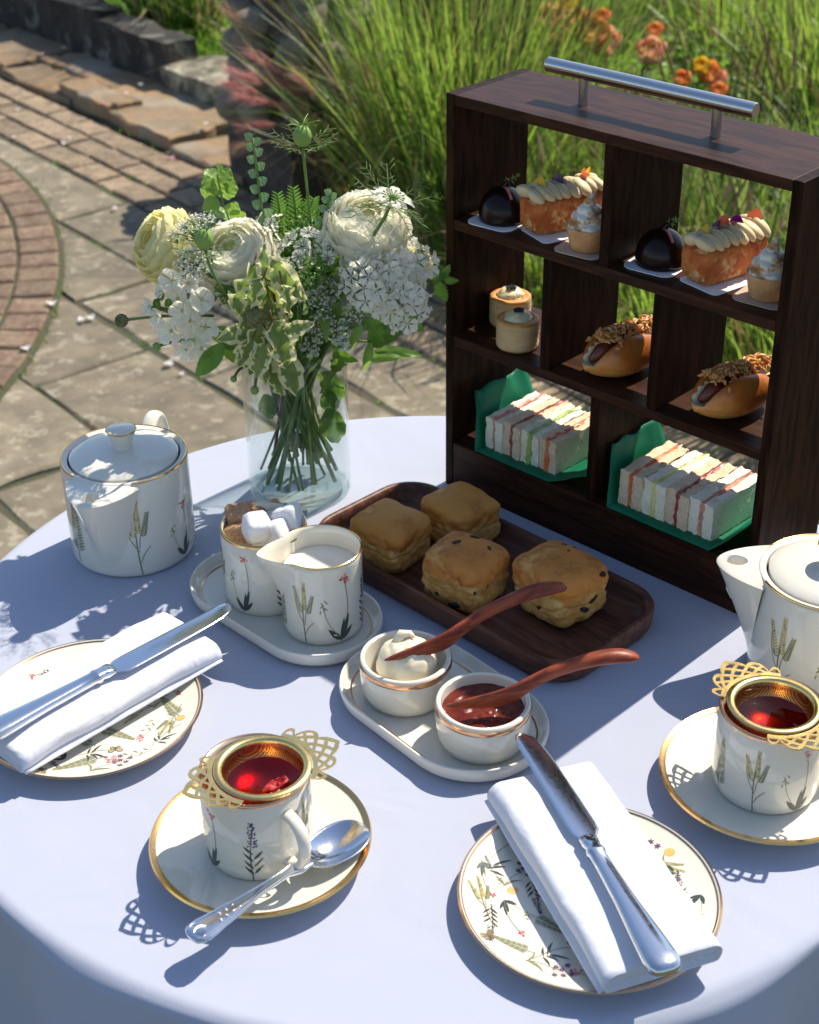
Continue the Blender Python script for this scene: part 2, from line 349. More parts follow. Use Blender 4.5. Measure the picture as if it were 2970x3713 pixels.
# ================================================================ the setting
E1 = V((.626, -.78, 0)); E2 = V((.78, .626, 0))        # along / across the brick strip
def TN(t, n, z=0.): return E1 * t + E2 * n + V((0, 0, z))
def sheet(name, pts, m, z):
    b = MB(); b.add([(p[0], p[1], z) for p in pts], [tuple(range(len(pts)))]); o = b.build(name, m, smooth=0); return tag(o, None, kind='structure')
sheet('ground', [(-60, -30), (60, -30), (60, 90), (-60, 90)], 'soil', -.03)
pave = sheet('pavement', [TN(-7, -3), TN(3, -3), TN(3, 2.285), TN(-7, 2.285)], 'mortar', -.008)
sheet('lawn', [TN(-9, 2.62), TN(-4.05, 2.62), TN(-4.05, 3.2), TN(-3.2, 3.6), TN(-2.6, 8), TN(-9, 8)], 'lawn_ground', -.012)
def stone_mesh(name, poly, z0, z1, ch, m, jit=.003, seed=0, sub=5, relief=.0):
    rr = random.Random(seed); P = []
    n = len(poly)
    for i in range(n):
        a, c = V((*poly[i], 0)), V((*poly[(i + 1) % n], 0))
        for k in range(sub):
            t = k / sub; q = a.lerp(c, t); P.append(V((q.x + rr.uniform(-jit, jit), q.y + rr.uniform(-jit, jit), 0)))
    c = sum(P, V()) / len(P); b = MB(); N = len(P)
    ins = [p + (c - p).normalized() * ch for p in P]
    vs = [(p.x, p.y, z0) for p in P] + [(p.x, p.y, z1 - ch * .7) for p in P] + [(p.x, p.y, z1 + rr.uniform(-1, 1) * relief) for p in ins] + [(c.x, c.y, z1)]
    fs = []
    for i in range(N):
        j = (i + 1) % N; fs += [(i, j, N + j, N + i), (N + i, N + j, 2 * N + j, 2 * N + i), (2 * N + i, 2 * N + j, 3 * N)]
    b.add(vs, fs); return b
# sandstone slabs, laid in rows parallel to the brick strip
rows = [1.974, 1.752, 1.525, 1.23, .95, .66, .36, .05, -.3]
cuts = [[-4.6, -3.685, -3.12, -2.55, -2.05, -1.6, -1.0, -.5], [-4.2, -3.165, -2.62, -2.15, -1.6, -1.1, -.5], [-4.0, -3.35, -2.82, -2.3, -1.75, -1.2, -.5],
        [-3.8, -3.0, -2.467, -1.95, -1.4, -.9], [-3.6, -2.75, -2.2, -1.7, -1.1, -.5], [-3.3, -2.5, -2.0, -1.4, -.8], [-3.2, -2.3, -1.7, -1.1, -.5], [-3, -2, -1.4, -.8]]
sd = 1
for r in range(len(rows) - 1):
    for a, c in zip(cuts[r], cuts[r][1:]):
        g = .007; q = [TN(a + g, rows[r + 1] + g), TN(c - g, rows[r + 1] + g), TN(c - g, rows[r] - g), TN(a + g, rows[r] - g)]
        cen = sum(q, V()) / 4; sd += 1
        b = stone_mesh('slab', [(p.x - cen.x, p.y - cen.y) for p in q], -.03, R_.uniform(-.004, .003), .006, 'slab', .0055, sd)
        b.build('slab', 'slab', pave, 35, loc=cen)
# strip of small pavers
for r, (n0, n1) in enumerate(((1.980, 2.078), (2.082, 2.176), (2.180, 2.272))):
    t = -6.2 + r * .06
    while t < -.9:
        ln = R_.choice((.1, .14, .17, .14)); g = .004
        q = [TN(t + g, n0 + g), TN(t + ln - g, n0 + g), TN(t + ln - g, n1 - g), TN(t + g, n1 - g)]; cen = sum(q, V()) / 4; sd += 1
        stone_mesh('brick', [(p.x - cen.x, p.y - cen.y) for p in q], -.03, R_.uniform(-.003, .004), .006, 'paver', .0022, sd, 2).build('brick', 'paver', pave, 35, loc=cen)
        t += ln
# ring of pavers
RC = V((-2.994, 3.261, 0))
ringp = MB().lathe([(.0, .0035), (1.0, .0035), (2.17, .0035)], 128).build('ring_pavement', 'mortar', None, 0, loc=RC); tag(ringp, None, kind='structure')
ro = 2.158
for k in range(6):
    ri = ro - (.105 if k < 1 else .1); step = .098 / ro; a = radians(-24) + (k % 2) * step * .5
    while a < radians(44):
        g = .0045; a0, a1 = a + g / ro, a + step - g / ro
        q = [V((r * cos(x), r * sin(x), 0)) for r, x in ((ri + g, a0), (ro - g, a0), (ro - g, a1), (ri + g, a1))]; cen = sum(q, V()) / 4; sd += 1
        stone_mesh('brick', [(p.x - cen.x, p.y - cen.y) for p in q], -.002, .0105 + R_.uniform(-.003, .003), .006, 'ring_paver', .002, sd, 2).build('brick', 'ring_paver', ringp, 35, loc=cen)
        a += step
    ro = ri
b = MB(); k = 6
while ro > .25:
    ri = ro - .1; step = .098 / ro; a = -pi + (k % 2) * step * .5
    while a < pi:
        if ro < 1.5 or a < radians(-24) or a > radians(44) or k >= 6:
            g = .0045; a0, a1 = a + g / ro, a + step - g / ro; z1 = .0105 + R_.uniform(-.003, .003); h4 = [(r * cos(x), r * sin(x)) for r, x in ((ri + g, a0), (ro - g, a0), (ro - g, a1), (ri + g, a1))]
            b.prism(h4, -.002, z1)
        a += step
    ro = ri; k += 1
for k in range(6):                                   # the part of the outer courses that runs out of view
    ro = 2.158 - (0 if k == 0 else .105 + (k - 1) * .1); ri = ro - (.105 if k < 1 else .1); step = .098 / ro; a = radians(46)
    while a < radians(334):
        g = .0045; a0, a1 = a + g / ro, a + step - g / ro; b.prism([(r * cos(x), r * sin(x)) for r, x in ((ri + g, a0), (ro - g, a0), (ro - g, a1), (ri + g, a1))], -.002, .0105 + R_.uniform(-.003, .003)); a += step
o = b.build('inner_courses', 'ring_paver', ringp, 0); o["kind"] = 'stuff'
# raised, rust-coloured riven slabs in front of the low wall
kerb = sheet('kerb_bed', [TN(-6.6, 2.28), TN(-3.55, 2.28), TN(-3.55, 2.62), TN(-6.6, 2.62)], 'mortar', -.004)
for (a, c, n0, n1, z1) in ((-6.4, -5.62, 2.285, 2.60, .02), (-5.6, -5.12, 2.30, 2.60, .03), (-5.1, -4.62, 2.285, 2.44, .022), (-5.12, -4.55, 2.45, 2.60, .03), (-4.6, -4.0, 2.30, 2.60, .034), (-3.98, -3.6, 2.285, 2.60, .02)):
    q = [TN(a, n0), TN(c, n0), TN(c - .03, n1), TN(a + .02, n1)]; cen = sum(q, V()) / 4; sd += 1
    stone_mesh('slab', [(p.x - cen.x, p.y - cen.y) for p in q], -.03, z1, .008, 'riven', .012, sd, 8, .003).build('slab', 'riven', kerb, 35, loc=cen)
q = [TN(-4.72, 2.31), TN(-4.38, 2.30), TN(-4.36, 2.41), TN(-4.7, 2.42)]; cen = sum(q, V()) / 4
stone_mesh('slab', [(p.x - cen.x, p.y - cen.y) for p in q], .0, .05, .006, 'riven', .01, 77, 8, .003).build('slab', 'riven', kerb, 35, loc=cen)
# low wall
def rough_box(b, t0, t1, n0, n1, z0, z1, seed, nx=14, amp=.012):
    # box with a rough skin: displaced grid on every side
    def side(fn, nu, nv): b.grid(fn, nu, nv)
    def P(t, n, z):
        d = V((nz(t * 9 + seed, n * 9, z * 9), nz(t * 9, n * 9 + seed, z * 9 + 4), nz(t * 9 + 8, n * 9, z * 9 + seed))) * amp
        return tuple(TN(t, n, z) + d)
    L = lambda a, c, x: a + (c - a) * x
    side(lambda u, v: P(L(t0, t1, u), n0, L(z0, z1, v)), nx, 6); side(lambda u, v: P(L(t0, t1, u), L(n0, n1, v), z1), nx, 6)
    side(lambda u, v: P(L(t0, t1, 1 - u), n1, L(z0, z1, v)), nx, 6); side(lambda u, v: P(t1, L(n0, n1, u), L(z0, z1, v)), 6, 6); side(lambda u, v: P(t0, L(n0, n1, 1 - u), L(z0, z1, v)), 6, 6)
wall = thing('low_wall', 'dark lichen-stained low stone edging wall between the rusty slabs and the lawn', 'wall')
for i, (a, c, h) in enumerate(((-5.43, -4.97, .19), (-4.98, -4.49, .17), (-6.1, -5.42, .34))):
    b = MB(); rough_box(b, a, c, 2.60, 2.72, -.02, h, i * 3.1); b.build('stone', 'wall_stone', wall, 60)
b = MB(); rough_box(b, -4.5, -4.18, 2.585, 2.80, -.02, .10, 5.5); tag(b.build('stone_block', 'block_stone', None, 60), 'square grey stone block with pale lichen on top at the end of the low wall', 'stone')
# plinth with a heap of rounded rocks
b = MB(); rough_box(b, -3.66, -3.36, 2.30, 2.60, -.03, .24, 9.2, 12, .01); tag(b.build('stone_plinth', 'plinth_stone', None, 60), 'dark square stone plinth beneath the heap of rounded rocks', 'plinth')
pile = thing('rock_pile', 'heap of rounded brown rocks piled on the dark stone plinth', 'rocks')
pc = TN(-3.50, 2.46)
rockm = []
for k in range(5):
    b = MB(); b.ball((0, 0, 0), 1., 14, 9, fn=lambda d, k=k: 1 + .22 * nz(d.x * 1.3 + k * 7, d.y * 1.3, d.z * 1.3) + .07 * nz(d.x * 4, d.y * 4 + k, d.z * 4)); rockm.append(b.mesh('rock', 'rock', 80))
for lay, (zc, rad, cnt) in enumerate(((.26, .20, 12), (.33, .20, 12), (.41, .19, 11), (.48, .18, 10), (.55, .15, 9), (.62, .10, 6))):
    for i in range(cnt):
        a = 2 * pi * i / cnt + lay * .5 + R_.uniform(-.2, .2); s = R_.uniform(.04, .062); r = rad + R_.uniform(-.03, .02)
        inst('rock', R_.choice(rockm), pile, T(pc.x + r * cos(a), pc.y + r * sin(a), zc + R_.uniform(-.015, .015)) @ RZ(R_.uniform(0, 6)) @ RX(R_.uniform(0, 6)) @ S(s, s * R_.uniform(.8, 1.1), s * R_.uniform(.75, .95)))
for zc in (.30, .42, .52): inst('rock', rockm[0], pile, T(pc.x, pc.y, zc) @ S(.14, .14, .1))
# ---------------------------------------------------------------- grasses
def blade(b, p, az, lean, h, wd, curl, mi, rr, seg=6):
    d = V((cos(az), sin(az), 0)); s = V((-sin(az), cos(az), 0)); tw = rr.uniform(-.8, .8)
    s = (s * cos(tw) + d * sin(tw)); vs = []; th = lean; q = V(p); st = h / seg
    for i in range(seg + 1):
        t = i / seg; wv = wd * (1 - t ** 2.2) * (.75 + .5 * min(1, t * 3)) + .0003
        vs += [q - s * wv, q + s * wv]; q = q + (V((0, 0, cos(th))) + d * sin(th)) * st; th += curl / seg * (0.4 + 1.4 * t)
    b.add(vs, [(2 * i, 2 * i + 1, 2 * i + 3, 2 * i + 2) for i in range(seg)], mi)
def clump(name, label, x, y, h, n, rad, seed, group, lean=.25, curl=.9, dry=.24, wd=.0025, dark=0., stalks=10, stalk_h=1.1):
    rr = random.Random(seed); n = int(n * 1.45); t = thing(name, label, 'grass clump', (x, y, -.03), 0, group)
    b = MB(); c = MB(); e = MB()
    for i in range(n):
        a = rr.uniform(0, 2 * pi); r = rad * sqrt(rr.random()); az = a + rr.uniform(-.9, .9); isdry = rr.random() < dry
        hh = h * rr.uniform(.55, 1.08) * (.55 if isdry and rr.random() < .6 else 1)
        tgt = c if isdry else b
        blade(tgt, (r * cos(a), r * sin(a), 0), az, abs(rr.gauss(0, lean)) + .03, hh, wd * rr.uniform(.6, 1.3), (rr.uniform(.0, curl) if rr.random() < .8 else rr.uniform(1.2, 2.6)) * (1.6 if isdry else 1), 1 if rr.random() < dark else 0, rr)
    for i in range(stalks):
        a = rr.uniform(0, 2 * pi); r = rad * rr.random(); l = rr.uniform(-.15, .15); hh = h * stalk_h * rr.uniform(.8, 1.15)
        e.tube(bez((r * cos(a), r * sin(a), 0), (r * cos(a) + l * .2, r * sin(a), hh * .5), (r * cos(a) + l, r * sin(a) + rr.uniform(-.1, .1), hh), 5), [.0028, .0026, .0024, .002, .0016, .001], 4)
    h_ = MB()
    for i in range(stalks):
        a = rr.uniform(0, 2 * pi); r = rad * rr.random(); hh = h * rr.uniform(.7, 1.15); q0 = V((r * cos(a), r * sin(a), 0)); q1 = q0 + V((rr.uniform(-.12, .12), rr.uniform(-.12, .12), hh)); c.tube(bez(q0, q0.lerp(q1, .5) + V((0, 0, .05)), q1, 4), .0012, 3)
        dd = (q1 - q0).normalized() + V((rr.uniform(-.5, .5), rr.uniform(-.5, .5), 0)); h_.tube([q1, q1 + dd * .02, q1 + dd * .05, q1 + dd * .075], [.0015, .0045, .0035, .0006], 5)
    if h_.v: h_.build('seed_heads', 'blade_dry', t, 60)["kind"] = 'stuff'
    o = b.build('green_blades', ['blade_green', 'blade_dark'], t, 0); o["kind"] = 'stuff'
    if c.v: o = c.build('dry_blades', 'blade_dry', t, 0); o["kind"] = 'stuff'
    if e.v: e.build('stalks', 'stalk_dark', t, 60)["kind"] = 'stuff'
    return t
GG = 'tall ornamental grass clumps behind the table'
gl = 'dense green ornamental grass clump with dry strands standing behind the table'
k = 100
for (x, y, h, n, rad) in ((.035, 3.80, .84, 560, .085), (.16, 3.62, .80, 520, .10), (.20, 3.95, .80, 420, .12), (.32, 3.85, .62, 380, .14), (.36, 4.45, .75, 360, .12), (.48, 4.8, .6, 380, .15)):
    k += 1; clump('ornamental_grass', gl, x, y, h, n, rad, k, GG, stalks=16, dark=.32, lean=.2, curl=.9, dry=.28, wd=.0021)
gl2 = 'lower ornamental grass tuft with curling dry strands growing behind the wooden stand'
for (x, y, h, n, rad) in ((.36, 3.36, .42, 420, .13), (.58, 3.12, .40, 420, .13), (.80, 2.86, .42, 420, .13), (1.02, 2.62, .45, 380, .13), (.52, 3.6, .42, 380, .16), (.78, 3.36, .52, 460, .15), (1.02, 3.1, .55, 420, .15),
                          (1.25, 2.85, .55, 360, .15), (.62, 3.85, .30, 260, .18), (1.0, 3.75, .40, 360, .18), (1.22, 3.5, .62, 420, .18), (1.5, 3.2, .65, 360, .18)):
    k += 1; clump('grass_tuft', gl2, x, y, h, n, rad, k, 'lower grass tufts behind the stand', lean=.4, curl=1.5, dry=.36, stalks=8, stalk_h=1.3, dark=.12)
gl3 = 'tall straw-streaked grass clump at the back of the flower bed'
for (x, y, h, n, rad) in ((1.25, 4.3, .72, 420, .2), (1.62, 4.0, .8, 420, .2), (1.5, 4.8, .75, 420, .22), (1.15, 5.2, .6, 380, .22), (1.9, 4.7, .85, 420, .22), (.45, 5.4, .6, 380, .22), (.75, 5.9, .62, 380, .25), (1.5, 5.9, .8, 420, .25), (.2, 6.3, .8, 380, .25), (1.1, 6.7, .9, 420, .3), (1.95, 6.3, 1.0, 420, .3)):
    k += 1; clump('meadow_grass', gl3, x, y, h, n, rad, k, 'grass clumps at the back of the bed', lean=.25, curl=.9, dry=.34, wd=.0034, stalks=10, dark=.2)
p = TN(-5.05, 3.0); clump('sedge', 'dark sedge clump with brown stems growing behind the low wall', p.x, p.y, .6, 420, .15, 300, None, lean=.25, dry=.3, dark=.8, wd=.004, stalks=12)
p = TN(-4.55, 3.05); clump('sedge', 'reddish brown grass tuft behind the square stone block', p.x, p.y, .38, 260, .12, 301, None, lean=.4, curl=1.6, dry=.55, dark=.4, stalks=4)
# moss and seedlings in the paving joints
b = MB(); rr = random.Random(15)
def tuft(q, n=5):
    for _ in range(n): blade(b, q + V((rr.gauss(0, .006), rr.gauss(0, .006), 0)), rr.uniform(0, 6.28), rr.uniform(.2, 1.1), rr.uniform(.008, .022), .0014, rr.uniform(0, 1), 0, rr, 2)
for i in range(80):
    k_ = rr.random()
    if k_ < .35: a = rr.uniform(-.2, .6); tuft(V((RC.x + 2.166 * cos(a), RC.y + 2.166 * sin(a), -.004)))
    elif k_ < .7: tuft(TN(rr.uniform(-5.5, -3.2), rr.choice((1.977, 2.08, 2.178, 2.275)), -.007))
    else: tuft(TN(rr.uniform(-3.8, -2.2), rr.choice(rows[:4]), -.007))
o = b.build('joint_moss', 'leaf', None, 0); tag(o, 'tiny green moss and seedlings sprouting in the paving joints', 'moss', kind='stuff')
# lawn
b = MB(); rr = random.Random(5)
for i in range(9000):
    t, n = rr.uniform(-6.6, -4.0), 2.78 + abs(rr.gauss(0, .55)); q = TN(t, n, -.012)
    blade(b, q, rr.uniform(0, 6.28), rr.uniform(0, .5), rr.uniform(.07, .16), .004, rr.uniform(0, .8), 0, rr, 3)
o = b.build('lawn_grass', 'blade_lawn', None, 0); tag(o, 'bright green unmown lawn grass beyond the low stone wall', 'grass', kind='stuff')
# weeds and thatch covering the soil of the bed
b = MB()
for i in range(9000):
    x, y = rr.uniform(-.2, 2.3), rr.uniform(2.4, 6.8); q = V((x, y, -.03))
    if q.dot(E2) < 2.30: continue
    blade(b, q, rr.uniform(0, 6.28), rr.uniform(.1, .9), rr.uniform(.08, .26), .003, rr.uniform(0, 1.6), 0 if rr.random() < .62 else 1, rr, 4)
o = b.build('bed_weeds', ['blade_green', 'blade_dry'], None, 0); tag(o, 'low tangled weeds and straw covering the flower bed soil', 'weeds', kind='stuff')
# foxtail with pink plumes
fx = thing('foxtail_grass', 'arching foxtail grass with pink feathery plumes beside the rock heap', 'grass clump', (0, 0, 0))
b = MB(); rr = random.Random(9); base = V((-.16, 4.05, -.02)); pl = []
for (px, py, Y, tan) in ((540, 172, 3.95, 0), (590, 182, 4.0, 0), (556, 215, 3.9, 0), (600, 222, 4.0, 0), (570, 262, 3.9, 0), (625, 190, 4.05, 0), (530, 190, 3.9, 0), (585, 150, 4.0, 0), (665, 195, 4.0, 0), (525, 62, 4.1, 1), (545, 300, 3.8, 1)):
    e = DY(px, py, Y); m = base.lerp(e, .55) + V((0, 0, .12)); b.tube(bez(base + V((rr.uniform(-.05, .05), rr.uniform(-.05, .05), 0)), m, e, 8), .0011, 4)
    pl.append((e, (e - m).normalized(), tan))
b.build('stems', 'blade_dry', fx, 60)
for e, d, tan in pl:
    b = MB(); ln = .10
    for i in range(170):
        t = rr.random(); c = e + d * (t * ln - .02); o_ = V((rr.gauss(0, 1), rr.gauss(0, 1), rr.gauss(0, 1))); o_ = (o_ - d * o_.dot(d)).normalized()
        tip = c + (d * 1.0 + o_ * .55).normalized() * rr.uniform(.03, .065); s = d.cross(o_) * .0007
        b.add([c - s, c + s, tip], [(0, 1, 2)])
    o = b.build('plume', 'plume_tan' if tan else 'plume_pink', fx, 0)
# roses
def rose_bloom(parent, c, r, m, seed, d=(-.1, -.5, .8)):
    rr = random.Random(seed); b = MB()
    for lay in range(4):
        n = 5; rad = r * (.35 + .22 * lay); op = .2 + .28 * lay
        for i in range(n):
            a0 = 2 * pi * i / n + lay * .7
            def f(u, v, rad=rad, op=op, a0=a0):
                a = a0 + (u - .5) * 1.7 * (.6 + .4 * v); th = pi - v * (pi - op - .15) ; k = rad * (1 + .12 * v * sin(a * 5 + lay) + .1 * v * v)
                return (k * sin(th) * cos(a), k * sin(th) * sin(a), -k * .9 * -cos(th) )
            b.grid(f, 5, 5, 0)
    o = b.build('bloom', m, parent, 60); o.matrix_local = look(c, d, rr.uniform(0, 6)); return o
def bush(label, blooms, seed, ext):
    rr = random.Random(seed); t = thing('rose_bush', label, 'rose bush'); lf = MB(); st = MB()
    for (px, py, Y, r, m) in blooms:
        c = DY(px, py, Y); rose_bloom(t, c, r, m, rr.randint(0, 999)); g = V((c.x + rr.uniform(-.15, .15), c.y + .1 + rr.uniform(-.1, .1), -.03))
        st.tube(bez(g, (g + c) / 2 + V((rr.uniform(-.05, .05), 0, .05)), c, 6), .003, 5)
    (x0, x1, y0, y1, z0, z1) = ext
    for i in range(1100):
        p = V((rr.uniform(x0, x1), rr.uniform(y0, y1), rr.uniform(z0, z1))); l = rr.uniform(.016, .032); d = V((rr.gauss(0, 1), rr.gauss(0, 1), rr.gauss(.2, .6))).normalized(); s = d.cross(V((rr.random(), rr.random(), 1))).normalized() * l * .36; u = d.cross(s).normalized() * l * .1
        lf.add([p, p + d * l * .5 + s, p + d * l, p + d * l * .5 - s, p + d * l * .5 + u], [(0, 1, 4), (1, 2, 4), (2, 3, 4), (3, 0, 4)], rr.choice((0, 0, 1)))
    st.build('stems', 'stem', t, 60); o = lf.build('foliage', ['leaf', 'leaf_lime'], t, 0); o["kind"] = 'stuff'
bush('rose bush with peach and orange blooms above the wooden stand handle', ((1155, 42, 4.2, .044, 'rose_peach'), (1172, 72, 4.15, .03, 'rose_peach'), (1245, 62, 4.1, .048, 'rose_orange'), (1275, 88, 4.1, .04, 'rose_peach'), (1218, 40, 4.2, .03, 'rose_peach'), (1188, 4, 4.3, .042, 'rose_yellow'), (1268, 35, 4.1, .022, 'rose_orange'), (1380, 62, 4.1, .02, 'rose_orange'), (1372, 106, 4.0, .036, 'rose_peach'), (1165, 95, 4.15, .024, 'rose_orange')), 41, (.30, .95, 4.05, 4.6, .02, .36))
bush('small orange and yellow rose bush half hidden in the tall grass', ((1492, 150, 3.9, .028, 'rose_orange'), (1508, 168, 3.9, .028, 'rose_peach'), (1478, 138, 3.9, .022, 'rose_yellow'), (1438, 165, 3.95, .022, 'rose_orange'), (1515, 190, 3.85, .02, 'rose_orange'), (1050, 150, 4.2, .02, 'rose_orange')), 42, (.72, 1.1, 3.85, 4.3, .0, .28))
# fallen petals on the paving
pm = MB()
pm.grid(lambda u, v: ((u - .5) * .03 * (1 - .5 * abs(v - .5)), (v - .5) * .022 * (1 - .6 * abs(2 * u - 1) ** 2), .002 + .006 * ((2 * u - 1) ** 2)), 5, 4)
pm1 = pm.mesh('petal', 'ground_petal', 80); pm2 = pm.mesh('petal', 'ground_petal_pink', 80)
for (x, y, pk) in ((30, 288, 0), (145, 290, 0), (136, 301, 0), (94, 141, 0), (137, 128, 0), (37, 229, 0), (268, 225, 0), (299, 206, 0), (221, 247, 1), (241, 438, 0), (360, 332, 1), (437, 290, 0), (455, 227, 1), (470, 229, 0), (110, 645, 0), (55, 740, 0), (190, 668, 0), (172, 672, 0), (355, 765, 0), (382, 785, 0), (484, 230, 0)):
    d = ray(x, y); p = CAM + d * ((.006 - CAM.z) / d.z)
    o = inst('fallen_petal', pm2 if pk else pm1, None, T(p.x, p.y, .05 if p.dot(E2) > 2.28 else (.012 if (p - RC).length < 2.17 else .003)) @ RZ(R_.uniform(0, 6)) @ S(R_.uniform(.5, 1.)))
    tag(o, 'fallen pink petal lying on the paving' if pk else 'fallen white petal lying on the paving', 'petal', 'pink petals fallen on the paving' if pk else 'white petals fallen on the paving')
# ================================================================ table, cloth, wooden stand
TC = V((.0137, 1.0015, 0)); TR = .398
t = thing('round_table', 'round pedestal table hidden beneath the white cloth', 'table', (TC.x, TC.y, 0))
MB().lathe([(0, TZ - .03), (TR - .012, TZ - .03), (TR - .006, TZ - .02), (TR - .006, TZ - .004), (0, TZ - .004)], 96).build('tabletop', 'dark_wood', t)
MB().lathe([(.03, .02), (.03, TZ - .03)], 24).build('column', 'steel', t)
MB().lathe([(0, 0), (.22, 0), (.22, .012), (.05, .03), (.03, .05)], 48).build('foot', 'steel', t)
NA = 360
def cloth(u, v):
    a = 2 * pi * u; s = v * .86                      # arc length from the centre
    flat = TR - .010
    if s <= flat: r, z = s, 0.
    else:
        q = s - flat; rc = .012; arc = rc * pi / 2
        if q < arc: r, z = flat + rc * sin(q / rc), -rc * (1 - cos(q / rc))
        else: r, z = flat + rc, -rc - (q - arc)
    dep = max(0., -z - .004)
    fold = sin(a * 9 + .7 + .5 * sin(2 * a)) * .6 + sin(a * 5 + 2.1) * .4 + .3 * sin(a * 17 + 1.)
    k = min(1, dep / .38); fold += .5 * nz(a * 3.1, dep * 4); r += dep * .06 + (.058 * fold) * k ** .7 * .9
    zz = .0011 + z + (.0005 * nz(r * cos(a) * 9, r * sin(a) * 9) if dep == 0 else 0)
    return (r * cos(a), r * sin(a), zz)
b = MB()
rings = [i / 12 * .45 for i in range(12)] + [.45 + i * .0022 for i in range(12)] + [.4764 + (1 - .4764) * (i / 26) for i in range(27)]
vs = []; fs = []
for i in range(NA):
    for q in rings: vs.append(cloth(i / NA, q))
kk = len(rings)
for i in range(NA):
    j = (i + 1) % NA
    for q in range(kk - 1): fs.append((i * kk + q, i * kk + q + 1, j * kk + q + 1, j * kk + q))
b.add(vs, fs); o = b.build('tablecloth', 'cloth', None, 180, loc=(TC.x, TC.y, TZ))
tag(o, 'white tablecloth draped over the round table with soft folds at its edge', 'tablecloth')
# ---- stand
YAW = -.7588; SW, SH, SD = .3324, .369, .0977; BT = .0088
SO = V((.0341, 1.256, TZ + .0012))
st = thing('cake_stand', 'dark wooden open-shelved cake stand box with a steel carry handle on top', 'stand', SO, YAW)
def bx(name, x0, x1, y0, y1, z0, z1, m='dark_wood', bev=.0007): return MB().box(x0, x1, y0, y1, z0, z1).build(name, m, st, 0, bev)
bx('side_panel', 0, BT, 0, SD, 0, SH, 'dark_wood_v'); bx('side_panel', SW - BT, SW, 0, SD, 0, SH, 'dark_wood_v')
bx('top_panel', BT + .0001, SW - BT - .0001, .0002, SD - .0002, SH - BT, SH - .0002)
for z in (.262, .154): bx('shelf', BT + .0001, SW - BT - .0001, .0004, SD - .0004, z - .0088, z)
bx('floor_panel', BT + .0001, SW - BT - .0001, .0085, SD - .0085, .038, .0467); 
bx('plinth_board', BT + .0001, SW - BT - .0001, .0004, .0082, 0, .0464); bx('plinth_board', BT + .0001, SW - BT - .0001, SD - .0082, SD - .0004, 0, .0464)
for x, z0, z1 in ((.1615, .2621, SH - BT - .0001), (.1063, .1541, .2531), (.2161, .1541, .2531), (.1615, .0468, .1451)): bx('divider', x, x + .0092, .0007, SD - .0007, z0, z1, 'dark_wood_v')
h = MB().tube([(.0675, .047, .3945), (.0682, .047, .3945), (.2602, .047, .3945), (.2609, .047, .3945)], [.0053, .0059, .0059, .0053], 24).build('handle', 'steel', st, 40)
for x in (.1045, .229): MB().tube([(x, .047, SH - .001), (x, .047, .3945)], .0042, 20).build('post', 'steel', h, 40)
# ================================================================ botanical prints (flat transfer prints on the china)
INK = ['ink_stem', 'ink_tan', 'ink_olive', 'ink_dark', 'ink_purple', 'ink_red', 'ink_pink', 'ink_yellow', 'ink_brown', 'ink_grey']
IK = {k[4:]: i for i, k in enumerate(INK)}
def ell(cx, cy, rx, ry, a=0., n=7): return [(cx + rx * cos(t) * cos(a) - ry * sin(t) * sin(a), cy + rx * cos(t) * sin(a) + ry * sin(t) * cos(a)) for t in (2 * pi * i / n for i in range(n))]
def lf2(x0, y0, x1, y1, w, bend=0.):
    dx, dy = x1 - x0, y1 - y0; L = hypot(dx, dy) or 1; nx, ny = -dy / L, dx / L; o = []
    for s in (1, -1):
        rng = (0, .2, .45, .7, .9, 1.) if s == 1 else (.9, .7, .45, .2)
        for t in rng:
            ww = w * sin(pi * t ** .8) * .5 * s + bend * sin(pi * t); o.append((x0 + dx * t + nx * ww, y0 + dy * t + ny * ww))
    return o
def ln2(out, pts, w, c):
    for (a, b_) in zip(pts, pts[1:]):
        dx, dy = b_[0] - a[0], b_[1] - a[1]; L = hypot(dx, dy) or 1; nx, ny = -dy / L * w / 2, dx / L * w / 2
        out.append(([(a[0] + nx, a[1] + ny), (a[0] - nx, a[1] - ny), (b_[0] - nx, b_[1] - ny), (b_[0] + nx, b_[1] + ny)], c))
def crv(x0, y0, x1, y1, b, n=6): 
    dx, dy = x1 - x0, y1 - y0
    return [(x0 + dx * t - dy * b * sin(pi * t), y0 + dy * t + dx * b * sin(pi * t)) for t in (i / n for i in range(n + 1))]
